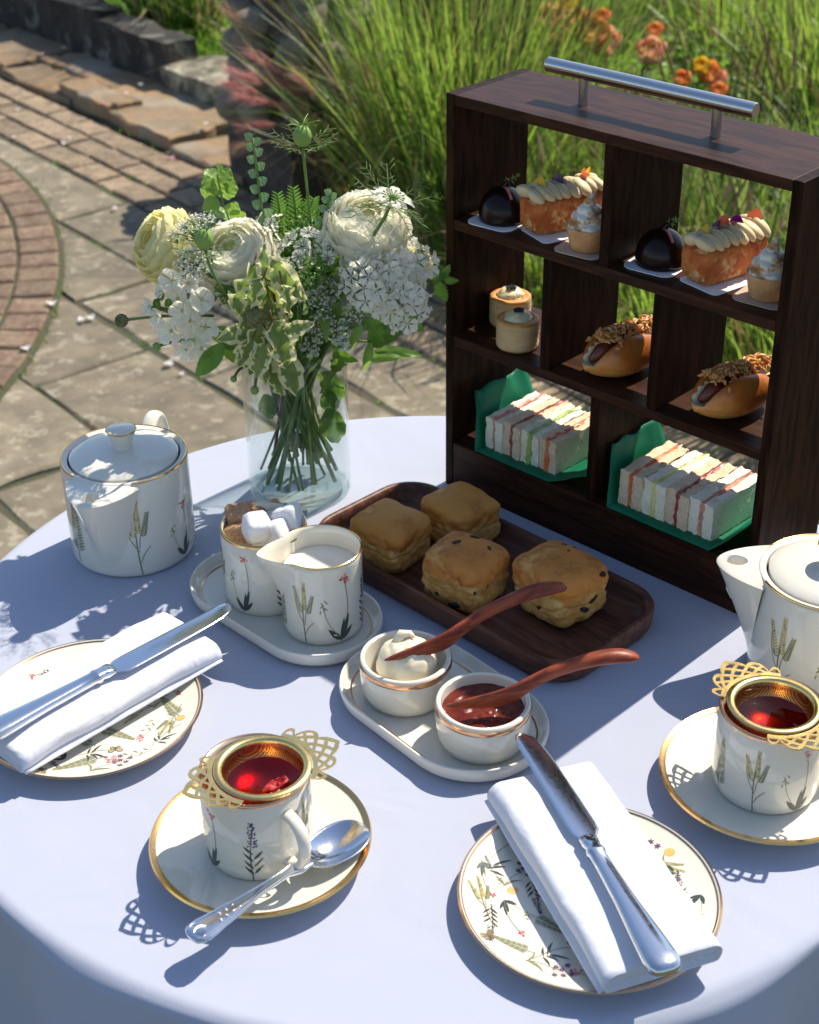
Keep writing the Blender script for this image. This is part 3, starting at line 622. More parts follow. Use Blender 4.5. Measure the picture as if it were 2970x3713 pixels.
def sprig(kind, rr):
    o = []
    if kind == 'wheat':
        ln2(o, crv(0, 0, 0, .95, .03), .016, 'stem')
        br = [((0, .3), (-.15, .8), .42), ((0, .34), (.12, .72), .38), ((0, .15), (.13, .36), 0)]
        for a, e, q in br: ln2(o, crv(*a, *e, .08), .010, 'stem')
        for (x0, y0, x1, y1, n, c) in ((-.06, .5, -.17, .9, 12, 'tan'), (0, .55, 0, 1., 16, 'tan'), (.06, .5, .13, .8, 10, 'olive')):
            for i in range(n):
                t = i / n; x, y = x0 + (x1 - x0) * t, y0 + (y1 - y0) * t
                for s in (-1, 1): o.append((lf2(x, y, x + s * .045 * (1 - .5 * t), y + .05, .022), c if rr.random() < .7 else 'olive'))
    elif kind == 'fern':
        ln2(o, crv(0, 0, .02, 1, .02), .014, 'olive')
        for i in range(20):
            t = .16 + .84 * i / 20; w_ = .16 * (1 - t) ** .7 + .012
            for s in (-1, 1): o.append((lf2(.01, t, .01 + s * w_, t + .05 + w_ * .25, .036), 'olive' if i % 3 else 'grey'))
    elif kind == 'lavender':
        ln2(o, crv(-.02, 0, .02, .92, .04), .016, 'dark')
        for y, s in ((.1, -1), (.12, 1), (.2, -1), (.24, 1), (.32, -1), (.36, 1), (.44, -1)): o.append((lf2(0, y, s * .13, y + .15, .04), 'dark'))
        for i in range(9):
            y = .58 + i * .048
            for q in range(4): o.append((ell((q - 1.5) * .030 * (1.25 - i * .09) + rr.uniform(-.012, .012), y + rr.uniform(-.016, .016), rr.uniform(.012, .022), rr.uniform(.010, .017), rr.uniform(0, 3)), 'purple' if rr.random() < .75 else 'dark'))
    elif kind == 'redflower':
        ln2(o, crv(0, 0, .06, .95, -.08), .012, 'stem'); ln2(o, crv(0, .05, -.22, .62, .08), .008, 'olive')
        for x1, y1, w_ in ((-.16, .22, .08), (.12, .4, .075), (.17, .2, .07), (.05, .36, .05)): o.append((lf2(0, .02, x1, y1, w_), 'dark'))
        for i in range(6): o.append((lf2(-.22 + .05 * (i % 3) - .03, .45 + .03 * i, -.24 + .04 * (i % 2), .52 + .03 * i, .02), 'olive'))
        for i in range(11):
            a = rr.uniform(0, 6.28); r = rr.uniform(0, .07); o.append((ell(.06 + r * cos(a), .92 + r * sin(a) * 1.2, .028, .020, a), rr.choice(('red', 'red', 'pink'))))
    elif kind == 'butterfly':
        for s in (-1, 1):
            o.append((ell(s * .22, .58, .24, .17, s * .5, 9), 'brown')); o.append((ell(s * .17, .33, .16, .13, -s * .5, 9), 'brown'))
            o.append((ell(s * .22, .58, .15, .09, s * .5, 8), 'tan')); o.append((ell(s * .2, .34, .07, .06, 0, 7), 'grey'))
        o.append((ell(0, .45, .035, .2), 'dark'))
    elif kind == 'stars':
        ln2(o, crv(0, 0, .05, .6, .08), .012, 'stem'); o.append((lf2(0, .02, .22, .42, .06, .06), 'olive')); o.append((lf2(0, .04, -.3, .12, .05, -.05), 'olive'))
        for (x, y) in ((.02, .72), (.16, .78), (-.12, .8), (.08, .92), (-.02, .6), (.2, .62)):
            ln2(o, [(.05, .55), (x, y)], .007, 'stem'); a0 = rr.uniform(0, 1)
            for q in range(6): a = a0 + q * pi / 3; o.append((lf2(x, y, x + .075 * cos(a), y + .075 * sin(a), .03), 'purple'))
    elif kind == 'grass':
        ln2(o, crv(0, 0, .05, .95, .1), .012, 'olive')
        for x1, y1 in ((-.2, .3), (.2, .42), (-.24, .52), (.22, .62), (.26, .2)): o.append((lf2(.0, .12 + y1 * .3, x1, y1, .05, .02), 'dark'))
    elif kind == 'yellow':
        for q in range(14):
            a = q * .45; o.append((lf2(0, .5, .42 * cos(a), .5 + .42 * sin(a), .14), 'yellow'))
        for q in range(5): o.append((ell(.12 * cos(q * 1.3), .42 + .1 * sin(q * 1.3), .07, .07), 'pink'))
    elif kind == 'pinkspray':
        ln2(o, crv(0, 0, .0, .9, .1), .01, 'olive')
        for i in range(14):
            a = rr.uniform(0, 6.28); r = rr.uniform(.02, .13); o.append((ell(r * cos(a), .85 + r * sin(a), .034, .026, a), rr.choice(('pink', 'red', 'pink'))))
        for i in range(5): o.append((lf2(.02, .1 + .1 * i, .12 * (-1) ** i, .2 + .1 * i, .03), 'olive'))
    return o
def print_on(parent, items, mapper, seed=1):
    rr = random.Random(seed); q = 0
    for (kind, x, y, h, a, wide) in items:
        b = MB()
        for pts, c in sprig(kind, rr):
            q += 1; e = .00012 + (q % 24) * .000005; vs = []
            for (px, py) in pts:
                px, py = px * h * wide, py * h; vs.append(mapper(x + px * cos(a) - py * sin(a), y + px * sin(a) + py * cos(a), e))
            b.add(vs, [tuple(range(len(vs)))], IK[c])
        o = b.build(PNAME[kind], INK, parent, 0); o["kind"] = 'stuff'
PNAME = dict(wheat='wheat_print', fern='fern_print', lavender='lavender_print', redflower='red_flower_print', butterfly='butterfly_print', stars='purple_star_flower_print', grass='grass_print', yellow='yellow_flower_print', pinkspray='pink_spray_print')
def cylmap(R, a0, zf=None): return lambda x, y, e: ((R + e) * cos(a0 + x / R), (R + e) * sin(a0 + x / R), y)
# ================================================================ china
def smooth_beak(th, phi, p=1.5, d=.10):
    x = (sqrt(th * th + d * d) - d) / phi
    return max(0., 1 - x) ** p
def angd(a, b): return (a - b + pi) % (2 * pi) - pi
def teapot(label, c, spout_a, prints, knob=True):
    t = thing('teapot', label, 'teapot', (c[0], c[1], TZ + .0014)); R = .054; H = .093
    MB().lathe([(0, .0015), (R - .004, .0), (R - .0015, .002), (R - .0002, .006), (R, .02), (R, H - .003), (R - .0006, H - .0008), (R - .0022, H), (R - .006, H - .0012), (R - .0065, H - .004), (R - .007, .07), (R - .01, .01), (0, .008)], 112).build('body', 'porcelain_cool', t, 50)
    # gold line, broken at the spout
    n = 90; g = .52
    MB().tube([((R - .0012) * cos(spout_a + g + (2 * pi - 2 * g) * i / n), (R - .0012) * sin(spout_a + g + (2 * pi - 2 * g) * i / n), H - .0006) for i in range(n + 1)], .0011, 8).build('gold_rim', 'gold', t)
    lid = MB().lathe([(0, H + .0070), (.02, H + .0066), (.036, H + .0045), (.0445, H + .0016), (.0462, H + .0002), (.0462, H - .004), (.044, H - .004)][::-1], 96).build('lid', 'porcelain_cool', t, 50)
    MB().lathe([(.0085, H + .006), (.0082, H + .010), (.0095, H + .015), (.0122, H + .0215), (.0126, H + .0235), (.0115, H + .0245), (0, H + .0246)], 48).build('knob', 'porcelain_cool', lid, 50)
    MB().tube([(.0124 * cos(a), .0124 * sin(a), H + .0236) for a in (2 * pi * i / 40 for i in range(40))], .0008, 6, closed=True).build('knob_band', 'gold', lid)
    # spout: a beak that widens towards the rim, closed on top with a round pouring hole
    z0, z1, ext = .012, .0885, .031; phi1 = .60; nu, nv = 40, 20
    def ft(v): return v ** 1.15
    def prof(v): return ext * ft(v), .10 + (phi1 - .10) * (.25 + .75 * v), z0 + (z1 - z0) * v
    def outer(u, v):
        e, ph, z = prof(v); th = (u * 2 - 1) * ph; r = R - .0012 + (e + .0012) * smooth_beak(th, ph, 1.45, .07 + .1 * v); return (r * cos(spout_a + th), r * sin(spout_a + th), z - .0 * v)
    b = MB(); b.grid(outer, nu, nv)
    top = [V(outer(i / nu, 1)) for i in range(nu + 1)]; hc = V(((R + ext * .52) * cos(spout_a), (R + ext * .52) * sin(spout_a), z1 + .0012)); du = V((cos(spout_a), sin(spout_a), 0)); dv = V((-sin(spout_a), cos(spout_a), 0))
    inner_edge = [V(((R - .004) * cos(spout_a + x), (R - .004) * sin(spout_a + x), H - .001)) for x in (phi1 - 2 * phi1 * i / 12 for i in range(13))]
    ring_out = top + inner_edge; N = len(ring_out); cc = hc
    def hole(k, rad, dz=0.):
        d = ring_out[k] - cc; a = atan2(d.dot(dv), d.dot(du)); return cc + du * cos(a) * rad * 1.25 + dv * sin(a) * rad + V((0, 0, dz))
    o = len(b.v); b.v += [tuple(p) for p in ring_out]
    lv = [(.0080, .0006), (.0069, .0010), (.0062, .0), (.0056, -.012), (.0044, -.026), (.001, -.034)]
    mid = [ring_out[k].lerp(hole(k, .0080, .0006), .25) + V((0, 0, .0008)) for k in range(N)]
    b.v += [tuple(p) for p in mid]; b.v += [tuple(hole(k, r, z)) for r, z in lv for k in range(N)]
    for L in range(len(lv) + 1):
        for k in range(N): k2 = (k + 1) % N; b.f.append((o + L * N + k, o + L * N + k2, o + (L + 1) * N + k2, o + (L + 1) * N + k)); b.m.append(0)
    b.build('spout', 'porcelain_cool', t, 60)
    # loop handle opposite the spout
    ha = spout_a + pi; hd = V((cos(ha), sin(ha), 0))
    pts = bez3(hd * (R - .003) + V((0, 0, .086)), hd * (R + .036) + V((0, 0, .126)), hd * (R + .046) + V((0, 0, .022)), hd * (R - .003) + V((0, 0, .022)), 22)
    MB().tube(pts, .0068, 14, flat=.55, up=(-sin(ha), cos(ha), 0) if False else None).build('handle', 'porcelain_cool', t, 60)
    print_on(t, [(k_, R * radians(a), y, h, 0, wd) for (k_, a, y, h, wd) in prints], cylmap(R, 0.), int(c[0] * 1000) % 97)
    return t
teapot('white china teapot with gold rim and fern print, shaded by the bouquet', (-.243, 1.152), radians(-104), (('fern', -139, .008, .068, 1.), ('wheat', -74, .004, .074, 1.), ('redflower', -28, .006, .055, 1.), ('lavender', 40, .006, .06, 1.), ('wheat', 120, .006, .06, 1.)))
teapot('white china teapot with plain bright lid beside the wooden stand', (.314, .957), radians(162.5), (('wheat', -138, .004, .072, 1.), ('redflower', -92, .004, .062, 1.), ('fern', -50, .006, .06, 1.), ('lavender', 20, .006, .06, 1.)))
def shell(R, H, th=.0028, foot=.0): # outer+inner wall profile of a straight cup, open on top
    return [(0, .0022), (R - .007, .0018), (R - .005, 0), (R - .003, 0), (R - .0008, .003), (R, .009), (R, H - .0012), (R - .0006, H - .0003), (R - th * .5, H), (R - th + .0004, H - .0006), (R - th, H - .003), (R - th - .0003, .012), (R - th - .003, .006), (0, .0048)]
def gold_ring(parent, R, z, r=.0008, name='gold_rim', m='gold', a0=0, a1=2 * pi, rf=None, flat=1.):
    n = 96; full = abs(a1 - a0 - 2 * pi) < 1e-6
    pts = [((rf(a) if rf else R) * cos(a), (rf(a) if rf else R) * sin(a), z) for a in (a0 + (a1 - a0) * i / n for i in range(n if full else n + 1))]
    return MB().tube(pts, r, 8, closed=full, flat=flat).build(name, m, parent)
def saucer(label, c, R=.0733):
    t = thing('saucer', label, 'saucer', (c[0], c[1], TZ + .0014))
    MB().lathe([(0, .003), (.032, .003), (.034, 0), (.037, 0), (.038, .003), (.055, .0068), (R - .001, .0135), (R, .0150), (R - .0008, .0162), (R - .003, .0155), (.055, .0095), (.042, .0066), (.036, .0062), (0, .0064)], 112).build('dish', 'porcelain', t, 50)
    MB().lathe([(R - .0042, .01545), (R - .0022, .01625), (R - .0004, .01665), (R + .0005, .0152), (R - .0006, .0138)], 112).build('gold_rim', 'gold', t, 60)
    return t
saucer('round gold-rimmed saucer holding the cup of red tea and a silver spoon', (-.1014, .7653))
saucer('round gold-rimmed saucer holding the cup of brown tea by the teapot', (.2465, .8245), .0738)
CZ = .0066
def cup(label, c, hand, prints, tea, R=.0362, H=.066):
    z = TZ + .0014 + CZ; t = thing('teacup', label, 'cup', (c[0], c[1], z))
    MB().lathe(shell(R, H), 112).build('body', 'porcelain', t, 50)
    MB().lathe([(R + .00015, H - .0022), (R + .0003, H - .0012), (R - .0006, H + .0001), (R - .0014, H + .0003), (R - .0022, H - .0002)], 112).build('gold_rim', 'copper_gold', t, 60)
    d = V((cos(hand), sin(hand), 0))
    pts = bez3(d * (R - .002) + V((0, 0, .052)), d * (R + .027) + V((0, 0, .060)), d * (R + .024) + V((0, 0, .012)), d * (R - .002) + V((0, 0, .012)), 22)
    MB().tube(pts, [.0052] + [.0044] * 21 + [.0052], 14, flat=.72).build('handle', 'porcelain', t, 60)
    tl = MB().lathe([(0, .0), (R - .0035, .0), (R - .0031, .0006)], 64).build('tea', tea, None, 180, loc=(c[0], c[1], z + .0575))
    tag(tl, ('red fruit tea filling the cup on the spoon saucer' if tea == 'tea_red' else 'dark brown tea filling the cup by the teapot'), 'tea')
    print_on(t, [(k_, R * radians(a), y, h, 0, wd) for (k_, a, y, h, wd) in prints], cylmap(R, 0.), int(abs(c[0]) * 1000) % 89)
    return t
cup('white china cup with lavender print and loop handle, holding red tea', (-.1025, .7665), radians(-52), (('lavender', -90, .003, .050, 1.), ('redflower', -142, .003, .050, 1.), ('wheat', -28, .006, .05, 1.), ('fern', 40, .004, .045, 1.), ('wheat', 120, .004, .05, 1.)), 'tea_red')
cup('white china cup with wheat print beside the teapot, holding brown tea', (.2457, .823), radians(8), (('wheat', -115, .003, .052, 1.), ('redflower', -68, .003, .052, 1.), ('fern', -162, .004, .045, 1.), ('lavender', -20, .004, .05, 1.)), 'tea_brown', .0368)
# ---- tea strainers
def strainer(label, c, ang, R=.0318):
    t = thing('tea_strainer', label, 'tea strainer', (c[0], c[1], TZ + .0014 + CZ + .0668), ang)
    bowl = MB(); bowl.lathe([(R - .0055, .001), (R - .0062, -.005), (R - .009, -.011), (R - .014, -.0155), (.009, -.018), (.0, -.0185)], 72).build('mesh_bowl', 'wire_mesh', t, 180)
    MB().lathe([(R - .0058, .0), (R - .0055, .0022), (R - .004, .0034), (R - .001, .0034), (R, .0024), (R - .0006, .0006), (R - .003, .0), (R - .0058, .0)], 96).build('ring', 'brass', t, 50)
    def edge(x):
        q = abs(x)
        if q > 33: return .0340 + .0085 * sin(pi * max(0, 46 - q) / 13) ** .6
        if q > 13: return .0372 + .0072 * (33 - q) / 20 + .0062 * sin(pi * (33 - q) / 20) ** .7
        return .0446 + .0098 * ((13 - q) / 13) ** .6
    def solid(x, r):
        e = edge(x)
        if r > e or abs(x) > 46: return False
        if e - r < .0021 or r < .0355: return True
        if abs(x) > 31: return abs(abs(x) - 33) < 1.6 or r < .0362
        u, v = x / 15. + (r - .0352) / .0088, x / 15. - (r - .0352) / .0088
        return min(abs(u - round(u)), abs(v - round(v))) < .16
    NTH, NRR = 116, 46; b = MB(); idx = {}
    def vid(i, j):
        if (i, j) not in idx:
            a_, r_ = radians(-47 + 94 * i / NTH), .0325 + .0235 * j / NRR; idx[i, j] = len(b.v); b.v.append((r_ * cos(a_), r_ * sin(a_), .0012 + .0008 * (r_ - .033) / .02))
        return idx[i, j]
    for i in range(NTH):
        for j in range(NRR):
            if solid(-47 + 94 * (i + .5) / NTH, .0325 + .0235 * (j + .5) / NRR): b.f.append((vid(i, j), vid(i, j + 1), vid(i + 1, j + 1), vid(i + 1, j))); b.m.append(0)
    me = b.mesh('lace_handle', 'brass', 0)
    for s in (0, pi):
        o = inst('lace_handle', me, t, RZ(s)); q = o.modifiers.new("thick", 'SOLIDIFY'); q.thickness = .0009; q.offset = 0
    return t
strainer('brass tea strainer with pierced lace handles resting on the cup of red tea', (-.0965, .7645), radians(27))
strainer('brass tea strainer with pierced lace handles resting on the cup of brown tea', (.2448, .8225), radians(117), .0316)
rr = random.Random(3)
pb = MB(); pb.grid(lambda u, v: ((u - .5) * .0095 * (1 - .6 * abs(2 * v - 1) ** 2), (v - .5) * .008 + .0006 * sin(9 * u), .0012 * sin(7 * u) * v + .0008 * sin(8 * v)), 8, 8)
pr, po = pb.mesh('petal', 'petal_red', 180), pb.mesh('petal', 'petal_orange', 180)
for i, (x, y, o_) in enumerate(((578, 1655, 0), (590, 1668, 0), (583, 1680, 1), (566, 1678, 1), (595, 1655, 0), (575, 1668, 0))):
    p = D(x, y, .062); o = inst('tea_petal', po if o_ else pr, None, T(p.x, p.y, p.z + .001 * i) @ RZ(rr.uniform(0, 6)) @ RX(rr.uniform(-.5, .5)))
    tag(o, 'orange petal floating in the strainer of red tea' if o_ else 'crimson petal floating in the strainer of red tea', 'petal', 'orange petals in the strainer' if o_ else 'crimson petals in the strainer')
# ---- sugar bowl, milk jug, ramekins on two oval dishes
def oval(label, cx, cy, a, hl, hw):
    t = thing('oval_dish', label, 'dish', (cx, cy, TZ + .0014), a); n = 14; b = MB()
    def out(off, z):
        w_ = hw + off; L = hl - hw; p = []
        for i in range(n * 2 + 1): x = -pi / 2 + pi * i / (2 * n); p.append((L + w_ * cos(x), w_ * sin(x), z))
        for i in range(n * 2 + 1): x = pi / 2 + pi * i / (2 * n); p.append((-L + w_ * cos(x), w_ * sin(x), z))
        return p
    lv = [out(-.010, .0), out(-.004, .0012), out(-.001, .005), out(0, .0125), out(-.0008, .0142), out(-.0022, .0142), out(-.0036, .012), out(-.0055, .0072), out(-.010, .0055)]
    N = len(lv[0]); vs = [p for l in lv for p in l]; fs = [(L * N + k, L * N + (k + 1) % N, (L + 1) * N + (k + 1) % N, (L + 1) * N + k) for L in range(len(lv) - 1) for k in range(N)]
    fs += [tuple(range(N))[::-1], tuple((len(lv) - 1) * N + k for k in range(N))]
    b.add(vs, fs).build('dish', 'porcelain_cool', t, 50)
    g = out(-.0088, .0058); MB().tube(g, .0009, 6, closed=True, flat=.6).build('gold_line', 'copper_gold', t)
    return t
oval('oval white china dish with gold line under the sugar bowl and milk jug', -.1035, 1.0475, radians(-45), .0935, .0520)
oval('oval white china dish with gold line under the cream and jam pots', .0225, .9096, radians(-49.7), .0900, .0555)
OZ = TZ + .0014 + .0056
def pot(name, label, cat, c, R, H, prints=(), rimm='gold', m='porcelain'):
    t = thing(name, label, cat, (c[0], c[1], OZ)); MB().lathe(shell(R, H), 96).build('body', m, t, 50)
    MB().lathe([(R + .0002, H - .0026), (R + .0003, H - .0012), (R - .0007, H + .0002), (R - .0016, H + .0002)], 96).build('gold_rim', rimm, t, 60)
    if prints: print_on(t, [(k_, R * radians(a), y, h, 0, wd) for (k_, a, y, h, wd) in prints], cylmap(R, 0.), 11)
    return t
pot('sugar_bowl', 'white china sugar bowl with red flower and lavender print, full of cubes', 'bowl', (-.1187, 1.065), .0352, .069, (('redflower', -118, .004, .056, .9), ('lavender', -62, .003, .052, 1.), ('wheat', -165, .004, .05, 1.), ('fern', 20, .004, .05, 1.)))
for nm, lb, c in (('ramekin', 'small white china pot with gold rim holding clotted cream', (-.0043, .929)), ('ramekin', 'small white china pot with gold rim holding red jam', (.0512, .8745))):
    t = thing(nm, lb, 'pot', (c[0], c[1], OZ)); R, H = .0346, .036
    MB().lathe([(0, .0015), (R - .012, .001), (R - .007, 0), (R - .003, .003), (R - .0012, .009), (R, .02), (R, H - .003), (R - .0008, H - .0006), (R - .0022, H), (R - .0040, H - .0008), (R - .0046, H - .003), (R - .0048, .014), (R - .009, .007), (0, .005)], 96).build('body', 'porcelain', t, 50)
    MB().lathe([(R + .0001, H - .0068), (R + .0004, H - .006), (R + .0004, H - .0034), (R - .0002, H - .0020)], 96).build('gold_rim', 'copper_gold', t, 60)
# milk jug with a pouring beak
JR, JH, JA = .0328, .0745, radians(-168)
t = thing('milk_jug', 'white china milk jug with pouring lip and pink flower print', 'jug', (-.0705, 1.021, OZ))
def jr(a, r, z):
    if r < .02: return r
    v = max(0., (z - .034) / (JH - .034)); ph = .12 + .58 * v; return r + .0185 * v ** 1.1 * smooth_beak(angd(a, JA), ph, 1.3, .05)
zs = [.009 + (JH - .0012 - .009) * i / 14 for i in range(15)]
MB().lathe([(0, .0022), (JR - .006, .0015), (JR - .004, 0), (JR - .001, .003)] + [(JR, z) for z in zs] + [(JR - .0012, JH)] + [(JR - .0026, z) for z in zs[::-1]] + [(JR - .005, .006), (0, .005)], 160, rf=jr).build('body', 'porcelain', t, 50)
gold_ring(t, JR, JH - .0006, .0009, a0=JA + .66, a1=JA + 2 * pi - .66, rf=lambda a: jr(a, JR - .0006, JH))
print_on(t, [(k_, JR * radians(a), y, h, 0, wd) for (k_, a, y, h, wd) in (('wheat', -112, .004, .056, 1.), ('redflower', -62, .004, .062, 1.05), ('fern', -158, .004, .045, 1.), ('lavender', -15, .004, .05, 1.))], cylmap(JR, 0.), 12)
mk = MB().lathe([(0, 0), (JR - .004, 0), (JR - .0029, .0006)], 96).build('milk', 'milk', None, 180, loc=(-.0705, 1.021, OZ + .056)); tag(mk, 'pale milk filling the china milk jug', 'milk')
# sugar cubes
def cube_mesh(m, seed):
    b = MB(); b.ball((0, 0, 0), 1., 28, 18, fn=lambda d: 1.)
    s = []
    for v in b.v:
        d = V(v); mx = (abs(d.x) ** 7 + abs(d.y) ** 7 + abs(d.z) ** 7) ** (1 / 7) or 1; p = d / mx * .0088
        s.append(tuple(p * (1 + .06 * nz(p.x * 300 + seed, p.y * 300, p.z * 300) + .04 * nz(p.x * 900, p.y * 900 + seed, p.z * 900))))
    b.v = s; return b.mesh('sugar_cube', m, 180)
cw, cb = cube_mesh('sugar_white', 1), cube_mesh('sugar_brown', 2)
for (x, y, z, br, sc_) in ((502, 1092, .072, 1, 1.15), (532, 1082, .066, 1, 1.), (503, 1128, .066, 1, 1.15), (540, 1110, .080, 0, 1.15), (575, 1078, .060, 1, 1.), (608, 1092, .074, 0, 1.2), (580, 1122, .070, 0, 1.1), (548, 1140, .060, 0, 1.), (585, 1100, .062, 0, 1.), (520, 1140, .060, 1, 1.), (560, 1120, .05, 0, 1.1), (530, 1120, .05, 1, 1.1)):
    p = D(x, y, z); o = inst('sugar_cube', cb if br else cw, None, T(*p) @ RZ(rr.uniform(0, 6)) @ RX(rr.uniform(-.6, .6)) @ RY(rr.uniform(-.6, .6)) @ S(sc_))
    tag(o, 'rough brown sugar cube heaped in the china sugar bowl' if br else 'white sugar cube heaped in the china sugar bowl', 'sugar cube', 'brown sugar cubes' if br else 'white sugar cubes')
# ---- plates with botanical prints
def plate(label, c, rot, seed, R=.0835):
    t = thing('plate', label, 'plate', (c[0], c[1], TZ + .0014), rot)
    zf = lambda r: .0062 + (max(0, r - .055) / (R - .055)) ** 1.6 * .0068
    MB().lathe([(0, .002), (.044, .002), (.046, 0), (.049, 0), (.051, .002), (.07, .006), (R - .001, .0112), (R, .0124), (R - .0012, .0134)] + [(R - .003 - .0015 * i, zf(R - .003 - .0015 * i)) for i in range(18)] + [(.05, zf(.05)), (.03, .0062), (0, .0062)], 128).build('dish', 'porcelain', t, 50)
    MB().lathe([(R - .0030, zf(R - .0030) + .0003), (R - .0018, zf(R - .0018) + .0005), (R - .0008, .0137), (R + .0004, .0126), (R - .0004, .0116)], 128).build('gold_rim', 'copper_gold', t, 60)
    items = []; rr = random.Random(seed)
    # hand-placed ring of motifs
    kinds = ['wheat', 'stars', 'fern', 'redflower', 'lavender', 'pinkspray', 'grass', 'redflower', 'wheat', 'lavender', 'fern', 'stars', 'pinkspray', 'grass', 'wheat', 'fern', 'redflower', 'lavender']
    for i, kd in enumerate(kinds):
        a = 2 * pi * i / len(kinds) + rr.uniform(-.1, .1); r = rr.uniform(.058, .069); h = rr.uniform(.028, .038); d = a + (0 if i % 2 else pi) + rr.uniform(-.55, .55)
        items.append((kd, r * cos(a) + h / 2 * sin(d), r * sin(a) - h / 2 * cos(d), h, d, 1.1))
    for i in range(16):
        a = 2 * pi * i / 16 + .3; r = (.034, .05)[i % 2]; h = rr.uniform(.026, .034); d = rr.uniform(0, 6.28); items.append((kinds[(i * 3) % 14], r * cos(a) + h / 2 * sin(d), r * sin(a) - h / 2 * cos(d), h, d, 1.1))
    for i in range(8):
        a = 2 * pi * i / 8 + .15; r = (.073, .045)[i % 2]; items.append(('butterfly' if i % 3 else 'yellow', r * cos(a), r * sin(a), .0125 if i % 3 else .0095, rr.uniform(0, 6.28), 1.))
    print_on(t, [q for q in items], lambda x, y, e: (x, y, zf(min(hypot(x, y), R - .004)) + e + .0001) if hypot(x, y) < R - .005 else (x * (R - .005) / hypot(x, y), y * (R - .005) / hypot(x, y), zf(R - .005) + e + .0001), seed)
    return t
plate('round botanical plate under the napkin beside the red tea saucer, edge of table', (-.24, .911), 1.2, 21)
plate('round botanical plate carrying a folded napkin between the two tea saucers', (.1112, .7139), .4, 22)
# ---- napkins
def napkin(label, c, ang, z, L, W_, seed):
    # a flat roll: rounded spiral section swept along its length
    sec = []
    turns = [(.5, .0092, 0.), (.5, .0088, .0), (.485, .0066, .001), (.47, .0045, .001), (.46, .0028, .0)]
    path = []
    hw = W_ / 2
    def loop(hw, hh, zc, n=7):
        p = []
        for i in range(n): x = -hw + hh + (2 * hw - 2 * hh) * i / (n - 1); p.append((x, zc - hh))
        for i in range(1, 8): a = -pi / 2 + pi * i / 8; p.append((hw - hh + hh * cos(a), zc + hh * sin(a)))
        for i in range(n): x = hw - hh - (2 * hw - 2 * hh) * i / (n - 1); p.append((x, zc + hh))
        for i in range(1, 8): a = pi / 2 + pi * i / 8; p.append((-hw + hh + hh * cos(a), zc + hh * sin(a)))
        return p
    b = MB(); nl = 36
    for q, (hh, k, zc) in enumerate(((.0076, 1., .0086), (.0058, .985, .0086), (.0040, .97, .0085), (.0022, .95, .0084), (.0008, .93, .0083))):
        sec = loop(hw * k, hh, zc); n = len(sec); vs = []; fs = []
        for i in range(nl + 1):
            y = (i / nl - .5) * L * (1 - .004 * q); e = abs(2 * i / nl - 1)
            for (x, zz) in sec:
                w1 = .0011 * nz(x * 45 + seed, y * 40, q * .3) + .0016 * nz(x * 16, y * 16 + seed * 2)
                crown = 1 - .0 * e; sag = -.0006 * max(0, e - .72) / .28 * 4
                zo = zz * crown + w1 * (1 if zz > zc else .15) + sag + (.0012 * sin(y * 60 + q) * (1 if zz > zc else 0)) * .4
                if i in (0, nl): zo = zo * .96 + .0002
                vs.append((x + .0018 * nz(y * 30 + seed, zz * 100), y, max(.0006, zo)))
        for i in range(nl):
            for j in range(n): j2 = (j + 1) % n; fs.append((i * n + j, i * n + j2, (i + 1) * n + j2, (i + 1) * n + j))
        b.add(vs, fs)
    # loose under-flap
    b.grid(lambda u, v: (hw * (.86 + .22 * u), (v - .5) * L * .99, .0012 + .0035 * (1 - u) + .0009 * nz(v * 6 + seed, u)), 5, 24)
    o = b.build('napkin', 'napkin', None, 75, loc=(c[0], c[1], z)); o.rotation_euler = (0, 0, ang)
    s = o.modifiers.new("thick", 'SOLIDIFY'); s.thickness = .0011; s.offset = 0
    return tag(o, label, 'napkin')
NZ = TZ + .0014 + .0135
napkin('folded white linen napkin on the plate near the teapot, knife across it', (-.236, .9225), radians(46) - pi / 2, NZ, .182, .072, 3)
napkin('folded white linen napkin on the plate between the tea saucers, knife across it', (.118, .727), radians(-70.6) - pi / 2, NZ, .180, .078, 8)
